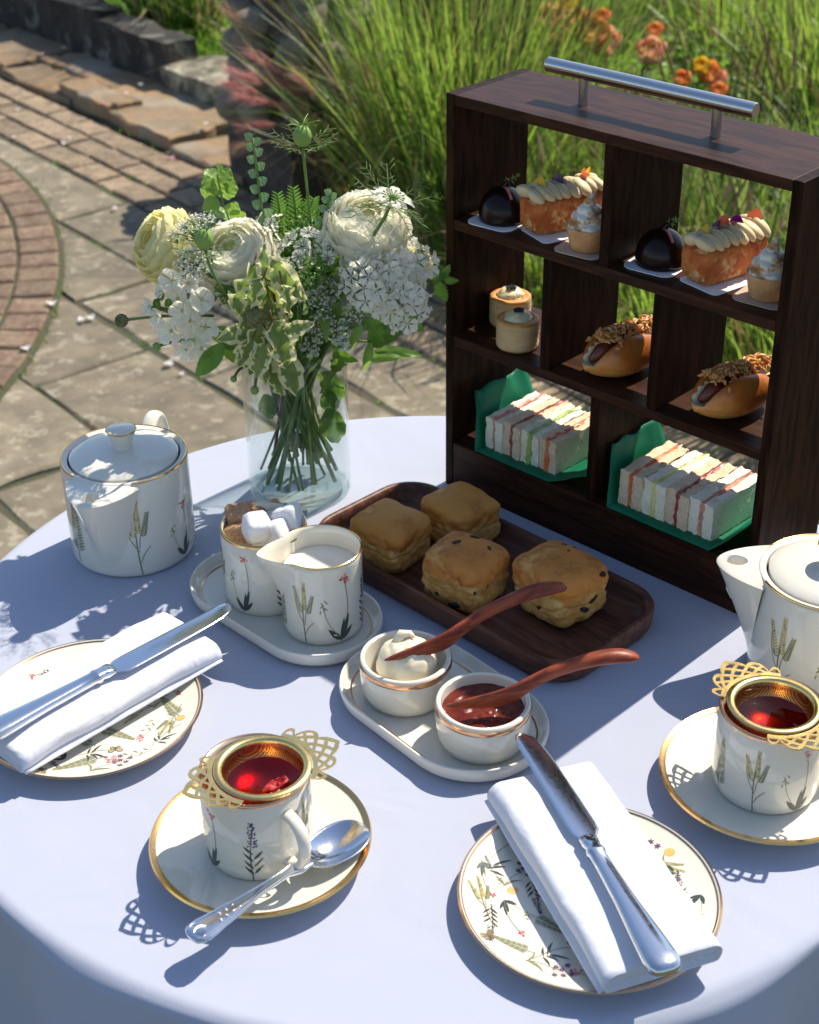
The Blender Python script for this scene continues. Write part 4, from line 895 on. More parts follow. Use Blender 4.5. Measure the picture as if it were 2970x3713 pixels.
# ---- cutlery
def section_loft(b, secs, n=12):
    # secs: (y, width, thickness, xoff, zoff)
    vs = []; fs = []
    for (y, wd, th, xo, zo) in secs:
        for j in range(n):
            a = 2 * pi * j / n; c_, s_ = cos(a), sin(a); vs.append((xo + wd * abs(c_) ** .7 * (1 if c_ >= 0 else -1), y, zo + th * abs(s_) ** .8 * (1 if s_ >= 0 else -1)))
    for i in range(len(secs) - 1):
        for j in range(n): j2 = (j + 1) % n; fs.append((i * n + j, i * n + j2, (i + 1) * n + j2, (i + 1) * n + j))
    fs.append(tuple(range(n))[::-1]); fs.append(tuple((len(secs) - 1) * n + j for j in range(n))); b.add(vs, fs); return b
def knife(label, end, tip, z0, z1):
    e, p = V((*end, z0)), V((*tip, z1)); d = p - e; L = d.length
    t = thing('dinner_knife', label, 'knife', e); t.rotation_mode = 'QUATERNION'; t.rotation_quaternion = d.to_track_quat('Y', 'Z')
    k = L / .2335
    h = MB(); section_loft(h, [(y * k, w_, th, 0, 0) for (y, w_, th) in ((0, .004, .002), (.0015, .0082, .0036), (.005, .0104, .0048), (.012, .0112, .0050), (.03, .0100, .0046), (.06, .0074, .0040), (.09, .0060, .0038), (.103, .0056, .0038), (.1045, .0066, .0044), (.107, .0066, .0044), (.1085, .0056, .0040), (.112, .0060, .0042), (.118, .0068, .0036), (.121, .005, .002))], 20)
    h.build('handle', 'silver', t, 50)
    b = MB(); secs = []
    for (y, w_, xo) in ((.117, .0052, 0), (.1215, .0072, .0008), (.126, .0098, .0012), (.135, .0100, .0011), (.16, .0098, .0008), (.185, .0094, .0004), (.205, .0090, .0001), (.218, .0084, -.0005), (.226, .0072, -.0014), (.2305, .0054, -.0024), (.2328, .0034, -.0032), (.2335, .0014, -.0036)): secs.append((y * k, w_, .0009, xo, -.0008 + .0004))
    section_loft(b, secs, 16); b.build('blade', 'silver', t, 40)
    return t
knife('silver dinner knife lying on the napkin near the teapot, blade over the oval dish', (-.309, .838), (-.1415, 1.0072), TZ + .0385, TZ + .0355)
knife('silver dinner knife lying on the napkin between the tea saucers', (.1465, .623), (.0782, .8463), TZ + .0395, TZ + .0355)
# teaspoon with shell-ended handle
a, n_, e = V((-.0324, .770, TZ + .0205)), V((-.0713, .7396, TZ + .0165)), V((-.1366, .6685, TZ + .0245))
t = thing('teaspoon', 'silver teaspoon with shell-patterned handle lying across the red tea saucer', 'spoon', e); t.rotation_mode = 'QUATERNION'; d = a - e; t.rotation_quaternion = d.to_track_quat('Y', 'Z'); L = d.length
hb = L - .052; b = MB()
def bowl(u, v):
    y = hb + .052 * u; wmax = .0172 * sqrt(max(0, 1 - ((u - .5) / .5) ** 2)) ** .9 * (1 + .12 * (u - .5)); x = (v * 2 - 1) * wmax
    q = (x / .0172) ** 2; return (x, y, -.0085 * max(0, 1 - ((u - .5) / .5) ** 2) * max(0, 1 - q / max(1e-6, (wmax / .0172) ** 2)) + .001 - .0010 * (1 - u))
b.grid(bowl, 28, 20); o = b.build('bowl', 'silver', t, 180); s = o.modifiers.new("thick", 'SOLIDIFY'); s.thickness = .0011; s.offset = -1
b = MB(); section_loft(b, [(y, w_, th, 0, z) for (y, w_, th, z) in ((0, .0030, .0010, 0), (.0012, .0068, .0016, 0), (.004, .0092, .0017, 0), (.010, .0098, .0017, 0), (.016, .0088, .0016, 0), (.021, .0078, .0015, 0), (.030, .0070, .0015, .0003), (.037, .0064, .0015, .0008), (.042, .0050, .0016, .001), (.055, .0036, .0018, .0015), (hb * .82, .0030, .002, .0018), (hb - .012, .0046, .0021, .0014), (hb - .008, .0060, .0020, .0012), (hb - .004, .0058, .0018, .001), (hb + .003, .0050, .0012, .0004))], 16)
hd = b.build('handle', 'silver', t, 50)
b = MB()
for i in range(9):
    x = radians(-62 + 124 * i / 8) ; b.tube([(0, .0035, .0017), (.0034 * sin(x), .0035 + .0044 * cos(x), .0025), (.0062 * sin(x), .0035 + .0078 * cos(x), .0018)], [.0004, .0008, .0010], 6)
for s_ in (-1, 1): b.tube([(s_ * .0045, .0022, .0015), (s_ * .0078, .0055, .0016), (s_ * .0080, .011, .0016), (s_ * .0070, .018, .0016), (s_ * .0060, .030, .0017), (s_ * .0046, .038, .0022), (s_ * .0026, .055, .0032), (s_ * .002, hb * .82, .0036), (s_ * .0036, hb - .010, .0030)], .0007, 6)
for i in range(7): b.ball(((-1) ** i * .0022, .022 + i * .0026, .0017), (.0010, .0013, .0009), 8, 5)
b.build('shell_ornament', 'silver', hd, 60)
# ================================================================ wooden tray, scones, spreaders, cream, jam
t = thing('serving_tray', 'rectangular dark wooden serving tray with rounded corners holding scones', 'tray', (.0575, 1.0816, TZ + .0013), radians(-45.4))
lv = []
for off, z in ((-.012, 0.), (-.004, .0015), (-.001, .008), (0, .021), (-.001, .0228), (-.0035, .0232), (-.0055, .0222), (-.0072, .018), (-.0105, .0105), (-.016, .0082)): lv.append([(x, y, z) for x, y in rrect(.1495 + off, .0683 + off, max(.012, .036 + off), 9)])
N = len(lv[0]); b = MB(); b.add([p for l in lv for p in l], [(L * N + k, L * N + (k + 1) % N, (L + 1) * N + (k + 1) % N, (L + 1) * N + k) for L in range(len(lv) - 1) for k in range(N)] + [tuple(range(N))[::-1], tuple((len(lv) - 1) * N + k for k in range(N))])
b.build('tray', 'tray_wood', t, 45)
def scone(label, px, py, hx, hy, hz, rot, seed, fruit, raisins=()):
    z0 = TZ + .0013 + .0083; p = D(px, py, .0096 + hz); t = thing('scone', label, 'scone', (p.x, p.y, z0), rot)
    def fn(v):
        d = V(v).normalized(); e = 6.5 if not fruit else 4.6
        k = (abs(d.x) ** e + abs(d.y) ** e + abs(d.z) ** e) ** (-1 / e); q = V((d.x * k * hx, d.y * k * hy, d.z * k * hz))
        m = 1 + .07 * nz(q.x * 45 + seed, q.y * 45, q.z * 45) + (.02 + .04 * (1 if abs(d.z) < .6 else 0)) * nz(q.x * 150, q.y * 150 + seed, q.z * 150) + (.05 * nz(q.x * 70, q.y * 70, q.z * 70 + seed) if fruit else 0)
        # split line round the risen side
        s = q.z / hz; m *= 1 - .05 * exp(-((s + .05 + .25 * nz(q.x * 40 + seed, q.y * 40)) / .06) ** 2)
        q = q * m; q.z += .10 * hz * (1 - (q.x / hx) ** 2) * (1 - (q.y / hy) ** 2) * (1 if q.z > 0 else 0)
        return V((q.x * (1 + .06 * s), q.y * (1 + .06 * s), max(q.z, -hz * .94) + hz * .94))
    b = MB(); b.ball((0, 0, 0), 1., 120, 76); b.v = [tuple(fn(v)) for v in b.v]
    for i_, f_ in enumerate(b.f):
        cz = sum(b.v[k][2] for k in f_) / len(f_); cx, cy_ = b.v[f_[0]][0], b.v[f_[0]][1]; b.m[i_] = 1 if cz < hz * (1.28 + .30 * nz(cx * 60 + seed, cy_ * 60, 1.7) + .12 * nz(cx * 260, cy_ * 260 + seed)) else 0
    b.build('crumb', ['fruit_scone' if fruit else 'scone', 'scone_side'], t, 180)
    for (dx, dy, dz, s) in raisins:
        q = fn((dx, dy, dz)); b = MB(); k_ = rr.uniform(1.1, 1.5); b.ball((0, 0, -.0004), (s * k_, s * rr.uniform(.6, .95), s * .5), 14, 9, fn=lambda d: 1 + .45 * nz(d.x * 2 + seed + s * 900, d.y * 2, d.z * 2)); o = b.build('raisin', 'raisin', t, 180); o.matrix_local = look(q, (dx, dy, dz), rr.uniform(0, 6))
    return t
SR = radians(-45)
scone('plain golden square scone at the end of the tray by the milk jug', 822, 1128, .0285, .0262, .0200, SR + .05, 3, 0)
scone('plain golden square scone next to the wooden stand plinth', 969, 1088, .0275, .0255, .0205, SR - .1, 9, 0)
scone('fruit scone with a large raisin on its side, beside the plain scones', 979, 1203, .0295, .0280, .0235, SR + .16, 15, 1, ((-.75, -.45, .45, .0042), (-.35, .1, 1, .0030), (-.8, .0, .62, .0042), (.5, .3, .9, .0022), (.6, -.6, .1, .0018), (.2, -.8, -.55, .0045), (-.1, .6, .85, .0032), (.85, -.4, .2, .0014), (.9, .1, -.1, .0016), (-.3, -.9, -.35, .0024)))
scone('crusty fruit scone with dark currants at the empty end of the tray', 1180, 1229, .0325, .0290, .0240, SR - .12, 27, 1, ((-.9, .3, .45, .0038), (-.4, .5, .9, .0020), (-.2, .65, .9, .0018), (-.1, .35, 1, .0018), (.9, .15, .1, .0042), (.85, -.1, -.2, .0034), (.7, .5, .6, .003), (.2, -.9, -.2, .002), (-.85, -.2, .3, .0026)))
# cream and jam
b = MB()
def cf(d):
    s = .028 * sin(d.x * 15 + 2 * nz(d.y * 2, d.z * 2)) * max(0, .9 - abs(d.x)) + .07 * nz(d.x * 2 + 3, d.y * 2, d.z * 2) + .025 * nz(d.x * 6, d.y * 6, d.z * 6)
    return 1 + s
b.ball((0, 0, 0), (.0228, .0222, .0205), 72, 44, fn=cf); b.tube([(-.006, .004, .017), (-.003, .006, .0225), (.003, .005, .0235), (.006, .002, .0222)], [.005, .004, .0025, .001], 10)
tag(b.build('clotted_cream', 'cream', None, 180, loc=(-.0035, .9262, OZ + .0305)), 'ridged scoop of pale clotted cream in the small china pot', 'cream')
b = MB(); b.grid(lambda u, v: ((u * .0300) * cos(2 * pi * v), (u * .0300) * sin(2 * pi * v), .0016 * nz(u * cos(6.283 * v) * 3, u * sin(6.283 * v) * 3) + .0009 * nz(u * cos(6.283 * v) * 9, u * sin(6.283 * v) * 9) + .001 * (1 - u)), 22, 56)
tag(b.build('jam', 'jam', None, 180, loc=(.0512, .8745, OZ + .0275)), 'glossy dark red jam filling the small china pot', 'jam')
# carved wooden spreaders
def spreader(label, tip, wide, end, seed):
    tip, wide, end = V(tip), V(wide), V(end); t = V(end) - V(tip); L = t.length; o = thing('wooden_spreader', label, 'spreader', tip)
    X = t.normalized(); Yv = V((0, 0, 1)).cross(X).normalized(); Z = X.cross(Yv); Mq = Matrix((X, Yv, Z)).transposed(); o.rotation_mode = 'QUATERNION'; o.rotation_quaternion = Mq.to_quaternion()
    secs = []; b = MB(); vs = []; fs = []; n = 16
    # (x along, half height of blade downwards, half height upwards, half thickness, rise)
    pr = ((0, .0006, .0006, .0006, 0), (.04, .0030, .0016, .0012, 0), (.12, .0070, .0024, .0016, -.0006), (.22, .0105, .0028, .0020, -.001), (.30, .0125, .0032, .0024, -.001), (.35, .0115, .0038, .0030, -.0004), (.40, .0080, .0046, .0036, .0008), (.46, .0056, .0050, .0042, .003), (.56, .0048, .0050, .0046, .0065), (.68, .0048, .0050, .0052, .0085), (.8, .0052, .0054, .0062, .0085), (.9, .0052, .0052, .0070, .006), (.96, .0042, .0042, .0062, .003), (.99, .0026, .0026, .004, .0012), (1., .0006, .0006, .001, .0006))
    for (x, dn, up_, th, rise) in pr:
        for j in range(n):
            a = 2 * pi * j / n; y = th * cos(a); z = sin(a) * (up_ if sin(a) > 0 else dn) + rise; vs.append((x * L, y + .0006 * nz(x * 12 + seed, a), z))
    K_ = len(pr)
    for i in range(K_ - 1):
        for j in range(n): j2 = (j + 1) % n; fs.append((i * n + j, (i + 1) * n + j, (i + 1) * n + j2, i * n + j2))
    fs += [tuple(range(n)), tuple((K_ - 1) * n + j for j in range(n))[::-1]]
    b.add(vs, fs); m = b.build('blade_and_handle', 'red_wood', o, 60); s = m.modifiers.new("sub", 'SUBSURF'); s.levels = 1; s.render_levels = 2
    return o
spreader('carved reddish wooden spreader resting in the clotted cream', D(808, 1391, .055), D(925, 1385, .05), D(1194, 1236, .080), 1)
spreader('carved reddish wooden spreader resting in the jam', D(938, 1488, .046), D(1100, 1480, .045), D(1347, 1384, .075), 2)
# ================================================================ food in the stand
def SL(x, y, z): return SO + V((cos(YAW) * x - sin(YAW) * y, sin(YAW) * x + cos(YAW) * y, z))
Z1, Z2, Z0 = .262, .154, .0467
def on(name, label, cat, x, y, z, rot=0.): return thing(name, label, cat, SL(x, y, z + .0004), YAW + rot)
def card(label, x, y, z, hx, hy, r, rot, m='card', group=None):
    o = MB().prism(rrect(hx, hy, r), 0, .0008).build('cake_card', m, None, 40); o.location = SL(x, y, z + .0003); o.rotation_euler = (0, 0, YAW + rot); return tag(o, label, 'card', group)
def dome(label, x, y):
    t = on('chocolate_dome', label, 'cake', x, y, Z1 + .0012)
    MB().lathe([(0, 0), (.0195, 0), (.0203, .001), (.0205, .004)] + [(.0205 * cos(a), .006 + .0225 * sin(a)) for a in (pi / 2 * i / 14 for i in range(15))], 56).build('dome', 'chocolate', t, 60)
    b = MB(); b.tube([(.0206 * cos(a) * cos(-.4), .0206 * cos(a) * sin(-.4), .006 + .0229 * sin(a)) for a in (.75 + .9 * i / 10 for i in range(11))], .0012, 6, flat=.5); b.build('glaze_stripe', 'pink_glaze', t, 60)
    b = MB(); b.tube([(0, 0, .027), (.003, .001, .032), (.008, .002, .036)], [.003, .002, .0007], 8)
    b.build('topping', 'chocolate', t, 60)
    b = MB()
    for i in range(26):
        q = i / 25; c = V((.004 + .012 * q, .001, .033 + .008 * q)); d = V((rr.gauss(0, 1), rr.gauss(0, 1), rr.gauss(.3, .7))).normalized(); s_ = d.cross(V((0, 0, 1))).normalized() * .0009; b.add([c, c + d * .0018 + s_, c + d * .0052 * (1 - .4 * q), c + d * .0018 - s_], [(0, 1, 2, 3)])
    b.build('herb_sprig', 'leaf_lime', t, 0)
def loaf(label, x, y, rot, seed, deco):
    t = on('loaf_cake', label, 'cake', x, y, Z1 + .0012, rot); r2 = random.Random(seed); hx, hy, h = .0165, .035, .029
    def f(v):
        d = V(v).normalized(); e = 7; k = (abs(d.x) ** e + abs(d.y) ** e + abs(d.z) ** e) ** (-1 / e); s = d.z * k; tp = .90 + .10 * (s + 1) / 2
        q = V((d.x * k * hx * tp, d.y * k * hy * (.95 + .05 * (s + 1) / 2), h / 2 + s * h / 2)); g = .0007 * nz(q.x * 260 + seed, q.y * 260, q.z * 260) + .0010 * nz(q.x * 90, q.y * 90 + seed, q.z * 90)
        return tuple(q + d * g + V((0, 0, 0)))
    b = MB(); b.ball((0, 0, 0), 1., 48, 30); b.v = [f(v) for v in b.v]; b.v = [(x_, y_, max(0, z_)) for x_, y_, z_ in b.v]; b.build('sponge', 'sponge', t, 70)
    b = MB()
    for i in range(8):
        yy = -hy + .004 + i * .0088
        for s in (-1, 1):
            b2 = (s * .0068 + r2.uniform(-.001, .001), yy + r2.uniform(-.001, .001), h + .0042 + r2.uniform(-.0006, .0006)); Mq = T(*b2) @ RZ(s * r2.uniform(.1, .5)) @ RY(s * r2.uniform(.35, .6)) @ RX(-.5 + r2.uniform(-.15, .15)); q_ = r2.uniform(.9, 1.15)
            b.ball((0, 0, 0), (.0098 * q_, .0074 * q_, .0048), 20, 12, M=Mq, fn=lambda d: 1 + .10 * d.y + .05 * nz(d.x * 3 + yy * 90, d.y * 3, d.z * 3))
    b.build('piped_cream', 'piped_cream', t, 180)
    for (yy, zz, xx, m) in deco:
        b = MB(); b.grid(lambda u, v: ((u - .5) * .012, .003 * sin(3 * u), v * .011 * (1 - .5 * (2 * u - 1) ** 2) + .001 * sin(6 * v)), 6, 5); o = b.build('flower_petal', m, t, 180); o.matrix_local = T(xx, yy, h + zz) @ RZ(r2.uniform(-.6, .6)) @ RX(r2.uniform(-.5, .3))
    MB().ball((.002, hy - .004, h - .001), (.013, .006, .0045), 14, 8).build('fruit_glaze', 'ketchup', t, 180)
def tart(label, x, y):
    t = on('meringue_tart', label, 'tart', x, y, Z1 + .0012); b = MB()
    MB().lathe([(0, 0), (.0138, 0), (.0146, .0012), (.0182, .0185), (.0180, .0192), (.0166, .019), (.0150, .014), (0, .013)], 56).build('pastry_case', 'tart_case', t, 50)
    for lay, (r0, z, th) in enumerate(((.0165, .0200, .0055), (.0140, .0262, .0055), (.0098, .0322, .0050), (.005, .0374, .0042))):
        b.lathe([(0, z - th), (r0 * .86, z - th * .85), (r0, z - th * .2), (r0 * .95, z + th * .35), (r0 * .62, z + th * .75), (0, z + th * .8)], 44, rf=lambda a, r, zz, lay=lay: r * (1 + .07 * sin(5 * a + lay * 1.3 + zz * 300)))
    b.tube([(0, 0, .038), (.001, .0, .043), (.0035, .001, .0465)], [.0045, .0026, .0005], 10); b.build('meringue', 'meringue', t, 180)
card('white cake card under the chocolate dome beside the stand side panel', .040, .0245, Z1, .0225, .0225, .010, .1); dome('dark chocolate dome cake in the compartment next to the stand side panel', .041, .0265)
card('white cake card under the loaf cake topped with a yellow petal', .0960, .0480, Z1, .0205, .037, .005, -.345)
loaf('orange loaf cake with piped cream and yellow petal, beside the chocolate dome', .0875, .0470, -.345, 4, ((.020, .007, .002, 'petal_orange'), (.024, .006, -.003, 'rose_yellow'), (-.006, .006, .0, 'ink_purple'), (-.024, .006, .001, 'rose_yellow')))
card('tan cake card under the meringue tart beside the shelf divider', .1330, .0228, Z1, .0215, .0215, .009, .1, 'card_tan'); tart('toasted meringue tart partly hidden behind the top shelf divider', .1345, .0222)
card('white cake card under the chocolate dome past the shelf divider', .1965, .0330, Z1, .0225, .0225, .010, .1); dome('dark chocolate dome cake just past the top shelf divider', .1975, .0345)
card('white cake card under the loaf cake topped with a magenta petal', .2530, .0490, Z1, .0205, .037, .005, -.2)
loaf('orange loaf cake with piped cream and magenta petal, past the divider', .2460, .0480, -.19, 5, ((.026, .008, .003, 'petal_orange'), (.010, .006, .001, 'ink_magenta'), (-.002, .007, -.002, 'petal_orange'), (-.010, .005, -.004, 'ink_purple'), (-.024, .006, .001, 'rose_yellow')))
card('tan cake card under the meringue tart beside the stand side panel', .2945, .0350, Z1, .0215, .0215, .009, .1, 'card_tan'); tart('toasted meringue tart partly hidden behind the stand side panel', .2955, .0345)
def vol(label, x, y):
    t = on('vol_au_vent', label, 'pastry', x, y, Z2); R, H = .0182, .0265
    MB().lathe([(0, 0), (R - .001, 0), (R, .0015)] + [(R + .0004 * sin(i * 2.4) + .0003, .002 + i * .0011) for i in range(20)] + [(R, H - .002)], 64, rf=lambda a, r, z: r * (1 + .012 * nz(cos(a) * 3, sin(a) * 3, z * 200))).build('layers', 'pastry_pale', t, 180)
    MB().lathe([(R + .0002, H - .0025), (R + .0004, H - .001), (R - .0012, H + .0002), (R - .005, H + .0002), (R - .0068, H - .002)], 64, rf=lambda a, r, z: r * (1 + .02 * nz(cos(a) * 2 + x * 50, sin(a) * 2))).build('browned_rim', 'pastry_brown', t, 180)
    b = MB(); b.ball((0, 0, H - .001), (.0125, .0125, .0075), 28, 16, fn=lambda d: 1 + .22 * nz(d.x * 3 + x * 40, d.y * 3, d.z * 3)); b.build('creamy_filling', 'savoury_cream', t, 180)
    for i in range(16):
        a = i * 2.4; q = .0008 + .0010 * sqrt(i); MB().ball((q * cos(a) + .001, q * sin(a), H + .0072 + .001 * (1 - q / .005)), .00115, 8, 6).build('caviar_bead', 'caviar', t, 180)
vol('round puff pastry case with creamy filling and black caviar, at the back', .0275, .0560); vol('round puff pastry case with creamy filling and black caviar, near the shelf edge', .0640, .0225)
def roll(label, x, y, rot, seed):
    t = on('filled_roll', label, 'bread roll', x, y, Z2, rot); hx, hy, hz = .0240, .0400, .0190
    def f(v):
        d = V(v).normalized(); q = V((d.x * hx, d.y * hy * (1 - .08 * abs(d.x)), d.z * hz)); g = max(0, d.z) ** .6 * exp(-(q.x / .0095) ** 2) * (.020 + .008 * max(0, -d.y)); end = exp(-((abs(q.y) - hy) / .02) ** 2)
        q.z -= g * (1 - .0 * end); q *= 1 + .035 * nz(q.x * 50 + seed, q.y * 50, q.z * 50); q.z += .0075 * min(1, abs(q.x) / .009) * max(0, d.z)
        return (q.x, q.y, max(q.z, -hz * .9) + hz * .9)
    b = MB(); b.ball((0, 0, 0), 1., 64, 40); raw = [V(v).normalized() for v in b.v]; b.v = [f(v) for v in b.v]
    for i_, f_ in enumerate(b.f):
        c_ = sum((V(b.v[k]) for k in f_), V()) / len(f_); dz_ = raw[f_[0]].z; w_ = .25 * nz(c_.x * 60 + seed, c_.y * 60, c_.z * 60)
        b.m[i_] = 2 if (dz_ > .25 and abs(c_.x) < .0085) else (1 if (c_.z < hz * (.52 + w_) or c_.y < -hy * (.86 + w_ * .2)) else 0)
    b.build('bun', ['bun', 'bun_pale', 'bun_inside'], t, 180)
    b = MB(); b.tube([(0, -hy * .86, .018), (0, -hy * .6, .0235), (0, 0, .0270), (0, hy * .7, .024), (0, hy * .88, .019)], [.003, .0065, .0075, .007, .004], 16); b.build('sausage', 'sausage', t, 180)
    b = MB()
    for i in range(8): b.ball((rr.uniform(-.005, .005), rr.uniform(-.012, .03), .035), (.004, .006, .002), 10, 6)
    b.build('sauce', 'ketchup', t, 180)
    b = MB()
    for i in range(270):
        xq = max(-.016, min(.016, rr.gauss(0, .0075))); p = V((xq, rr.uniform(-.027, .034), .0385 - (xq / .014) ** 2 * .008 + rr.uniform(-.0025, .0028))); a = rr.uniform(0, 6.28); l = rr.uniform(.0035, .008); d = V((cos(a), sin(a), rr.uniform(-.25, .25))) * l
        b.tube([p - d * .5, p + V((0, 0, rr.uniform(0, .002))), p + d * .5], [.0007, .0014, .0006], 5)
    b.build('onion_shreds', 'onion', t, 60)
    b = MB(); b.tube([(-.006, -.022, .034), (-.001, -.018, .038), (.004, -.012, .0385), (-.003, -.004, .0400), (.004, .006, .041), (-.003, .016, .0405), (.005, .026, .038)], .0014, 8); b.build('mustard_line', 'mustard', t, 180)
roll('glazed bun filled with sausage, sauce and onion shreds, in the middle compartment', .1610, .0430, -.25, 3)
roll('glazed bun filled with sausage, sauce and onion shreds, next to the stand side panel', .2705, .0420, -.28, 8)
# ---- green paper wraps and finger sandwiches
def wrap(label, x0, x1, lf, rf_):
    t = on('paper_wrap', label, 'paper', 0, 0, Z0); b = MB(); y0, y1 = .004, .092
    def P(u, v):
        pts = [(x0 - lf[0], lf[1]), (x0 - lf[0] * .45, lf[1] * .55), (x0, .0012), ((x0 + x1) / 2, .0008), (x1, .0012), (x1 + rf_[0] * .5, rf_[1] * .45), (x1 + rf_[0], rf_[1])]
        k = u * (len(pts) - 1); i = min(int(k), len(pts) - 2); f_ = k - i; x = pts[i][0] * (1 - f_) + pts[i + 1][0] * f_; z = pts[i][1] * (1 - f_) + pts[i + 1][1] * f_
        e = max(0, abs(u - .5) - .17) / .33; y = y0 + (y1 - y0) * (v * (1 - .22 * e) + .22 * e * (.75 if u < .5 else .3)); return (x + .0035 * e * nz(u * 6 + x0 * 40, v * 4), y - (.004 if v == 0 else 0) * (1 - e), z + .006 * e * nz(u * 5 + 3 + x0 * 30, v * 5))
    b.grid(P, 36, 16); o = b.build('sheet', 'green_paper', t, 35); s = o.modifiers.new("thick", 'SOLIDIFY'); s.thickness = .0004; s.offset = 1
    return t
wrap('green paper wrap holding sandwiches next to the stand side panel', .036, .121, (.015, .050), (.030, .014))
wrap('green paper wrap holding sandwiches past the lower divider', .185, .288, (.012, .050), (.030, .034))
def slab_of(b, x0, x1, y0, y1, z0, z1, seed, amp=.0007):
    # a slice with crumbly faces
    nx, ny, nzv = 4, 18, 10; L = lambda a, c, q: a + (c - a) * q
    def J(x, y, z):
        w1 = .0012 * nz(y * 60 + seed * 3, z * 60); tz = (z - z0) / (z1 - z0)
        return (x + amp * nz(x * 700 + seed, y * 700, z * 700) + w1 * tz, y + amp * 1.8 * nz(x * 450, y * 450 + seed, z * 450) + .0016 * nz(seed, z * 50), max(z0, z + amp * 1.8 * nz(x * 450, y * 450, z * 450 + seed) + .0012 * tz * nz(x * 90 + seed, y * 70)))
    b.grid(lambda u, v: J(x0, L(y0, y1, 1 - u), L(z0, z1, v)), ny, nzv); b.grid(lambda u, v: J(x1, L(y0, y1, u), L(z0, z1, v)), ny, nzv)
    b.grid(lambda u, v: J(L(x0, x1, u), y0, L(z0, z1, v)), nx, nzv); b.grid(lambda u, v: J(L(x0, x1, 1 - u), y1, L(z0, z1, v)), nx, nzv); b.grid(lambda u, v: J(L(x0, x1, u), L(y0, y1, v), z1), nx, ny)
def sandwich(label, x, w_, y0, ln, h, bread, fill, seed, tw=0.):
    t = on('finger_sandwich', label, 'sandwich', x, y0, Z0 + .0012, tw); fw = w_ * .17; sw = (w_ - fw) / 2
    for k, xx in enumerate((0, sw + fw)):
        b = MB(); slab_of(b, xx, xx + sw - .0001, rr.uniform(-.0012, .0012), ln + rr.uniform(-.003, .002), 0, h * (1 + rr.uniform(-.05, .06)), seed + k * 7, .0010); b.build('bread_slice', bread if isinstance(bread, str) else bread[k], t, 70)
    b = MB(); slab_of(b, sw - .0004, sw + fw + .0003, rr.uniform(-.0012, .0006), ln + .0006, .0004, h + rr.uniform(-.001, .0012), seed + 31, .0012); b.build('filling', fill, t, 70)
xs = .0385; wl = .0198
for i, (lb, br, fl) in enumerate((('white bread finger sandwich with ham, against the side panel end of its wrap', 'bread_white', 'ham'), ('brown bread finger sandwich with beef, between the ham and cucumber ones', 'bread_brown', 'beef'), ('white and brown finger sandwich with green cucumber', ('bread_white', 'bread_white'), 'cucumber'), ('brown bread finger sandwich with salmon, next to the lower divider', 'bread_brown', 'salmon'))):
    sandwich(lb, xs + i * (wl + .0003), wl, .0125 + .001 * (i % 2), .070, .0315, br, fl, 50 + i * 5, .02 * ((-1) ** i) - .03)
xs = .1885; wl = .0232
for i, (lb, br, fl) in enumerate((('brown bread finger sandwich with orange salmon, first past the lower divider', 'bread_brown', 'salmon'), ('white bread finger sandwich with pale yellow egg', 'bread_white', 'egg'), ('brown bread finger sandwich with dark red beef, beside the egg one', 'bread_brown', 'beef'), ('white bread finger sandwich with ham and a crust edge, last before the open paper flap', 'bread_white', 'ham'))):
    sandwich(lb, xs + i * (wl + .0003), wl, .0125 + .001 * (i % 2), .070, .0325, br, fl, 90 + i * 5, .02 * ((-1) ** i) - .03)
# ================================================================ vase
VX, VY, VR, VH = -.102, 1.252, .0475, .146; VZ = TZ + .0014
t = thing('glass_vase', 'clear cylindrical glass vase holding the bouquet of white and yellow flowers', 'vase', (VX, VY, VZ))
MB().lathe([(VR, .004), (VR, VH)], 96).build('outer_wall', 'glass', t, 180); MB().lathe([(VR - .0022, VH), (VR - .0022, .010), (VR - .006, .006), (0, .0055)], 96).build('inner_wall', 'glass', t, 180)
MB().lathe([(0, .0004), (VR - .003, .0004), (VR - .0006, .0018), (VR, .004)], 96).build('base', 'glass_rim', t, 180)
MB().tube([((VR - .0011) * cos(a), (VR - .0011) * sin(a), VH) for a in (2 * pi * i / 96 for i in range(96))], .0015, 8, closed=True).build('rim', 'glass_rim', t, 180)
wt = MB().lathe([(0, .0), (VR - .004, .0), (VR - .0024, .0012)], 96).build('water_surface', 'water', None, 180, loc=(VX, VY, VZ + .096)); tag(wt, 'clear water standing two thirds up inside the glass vase', 'water')
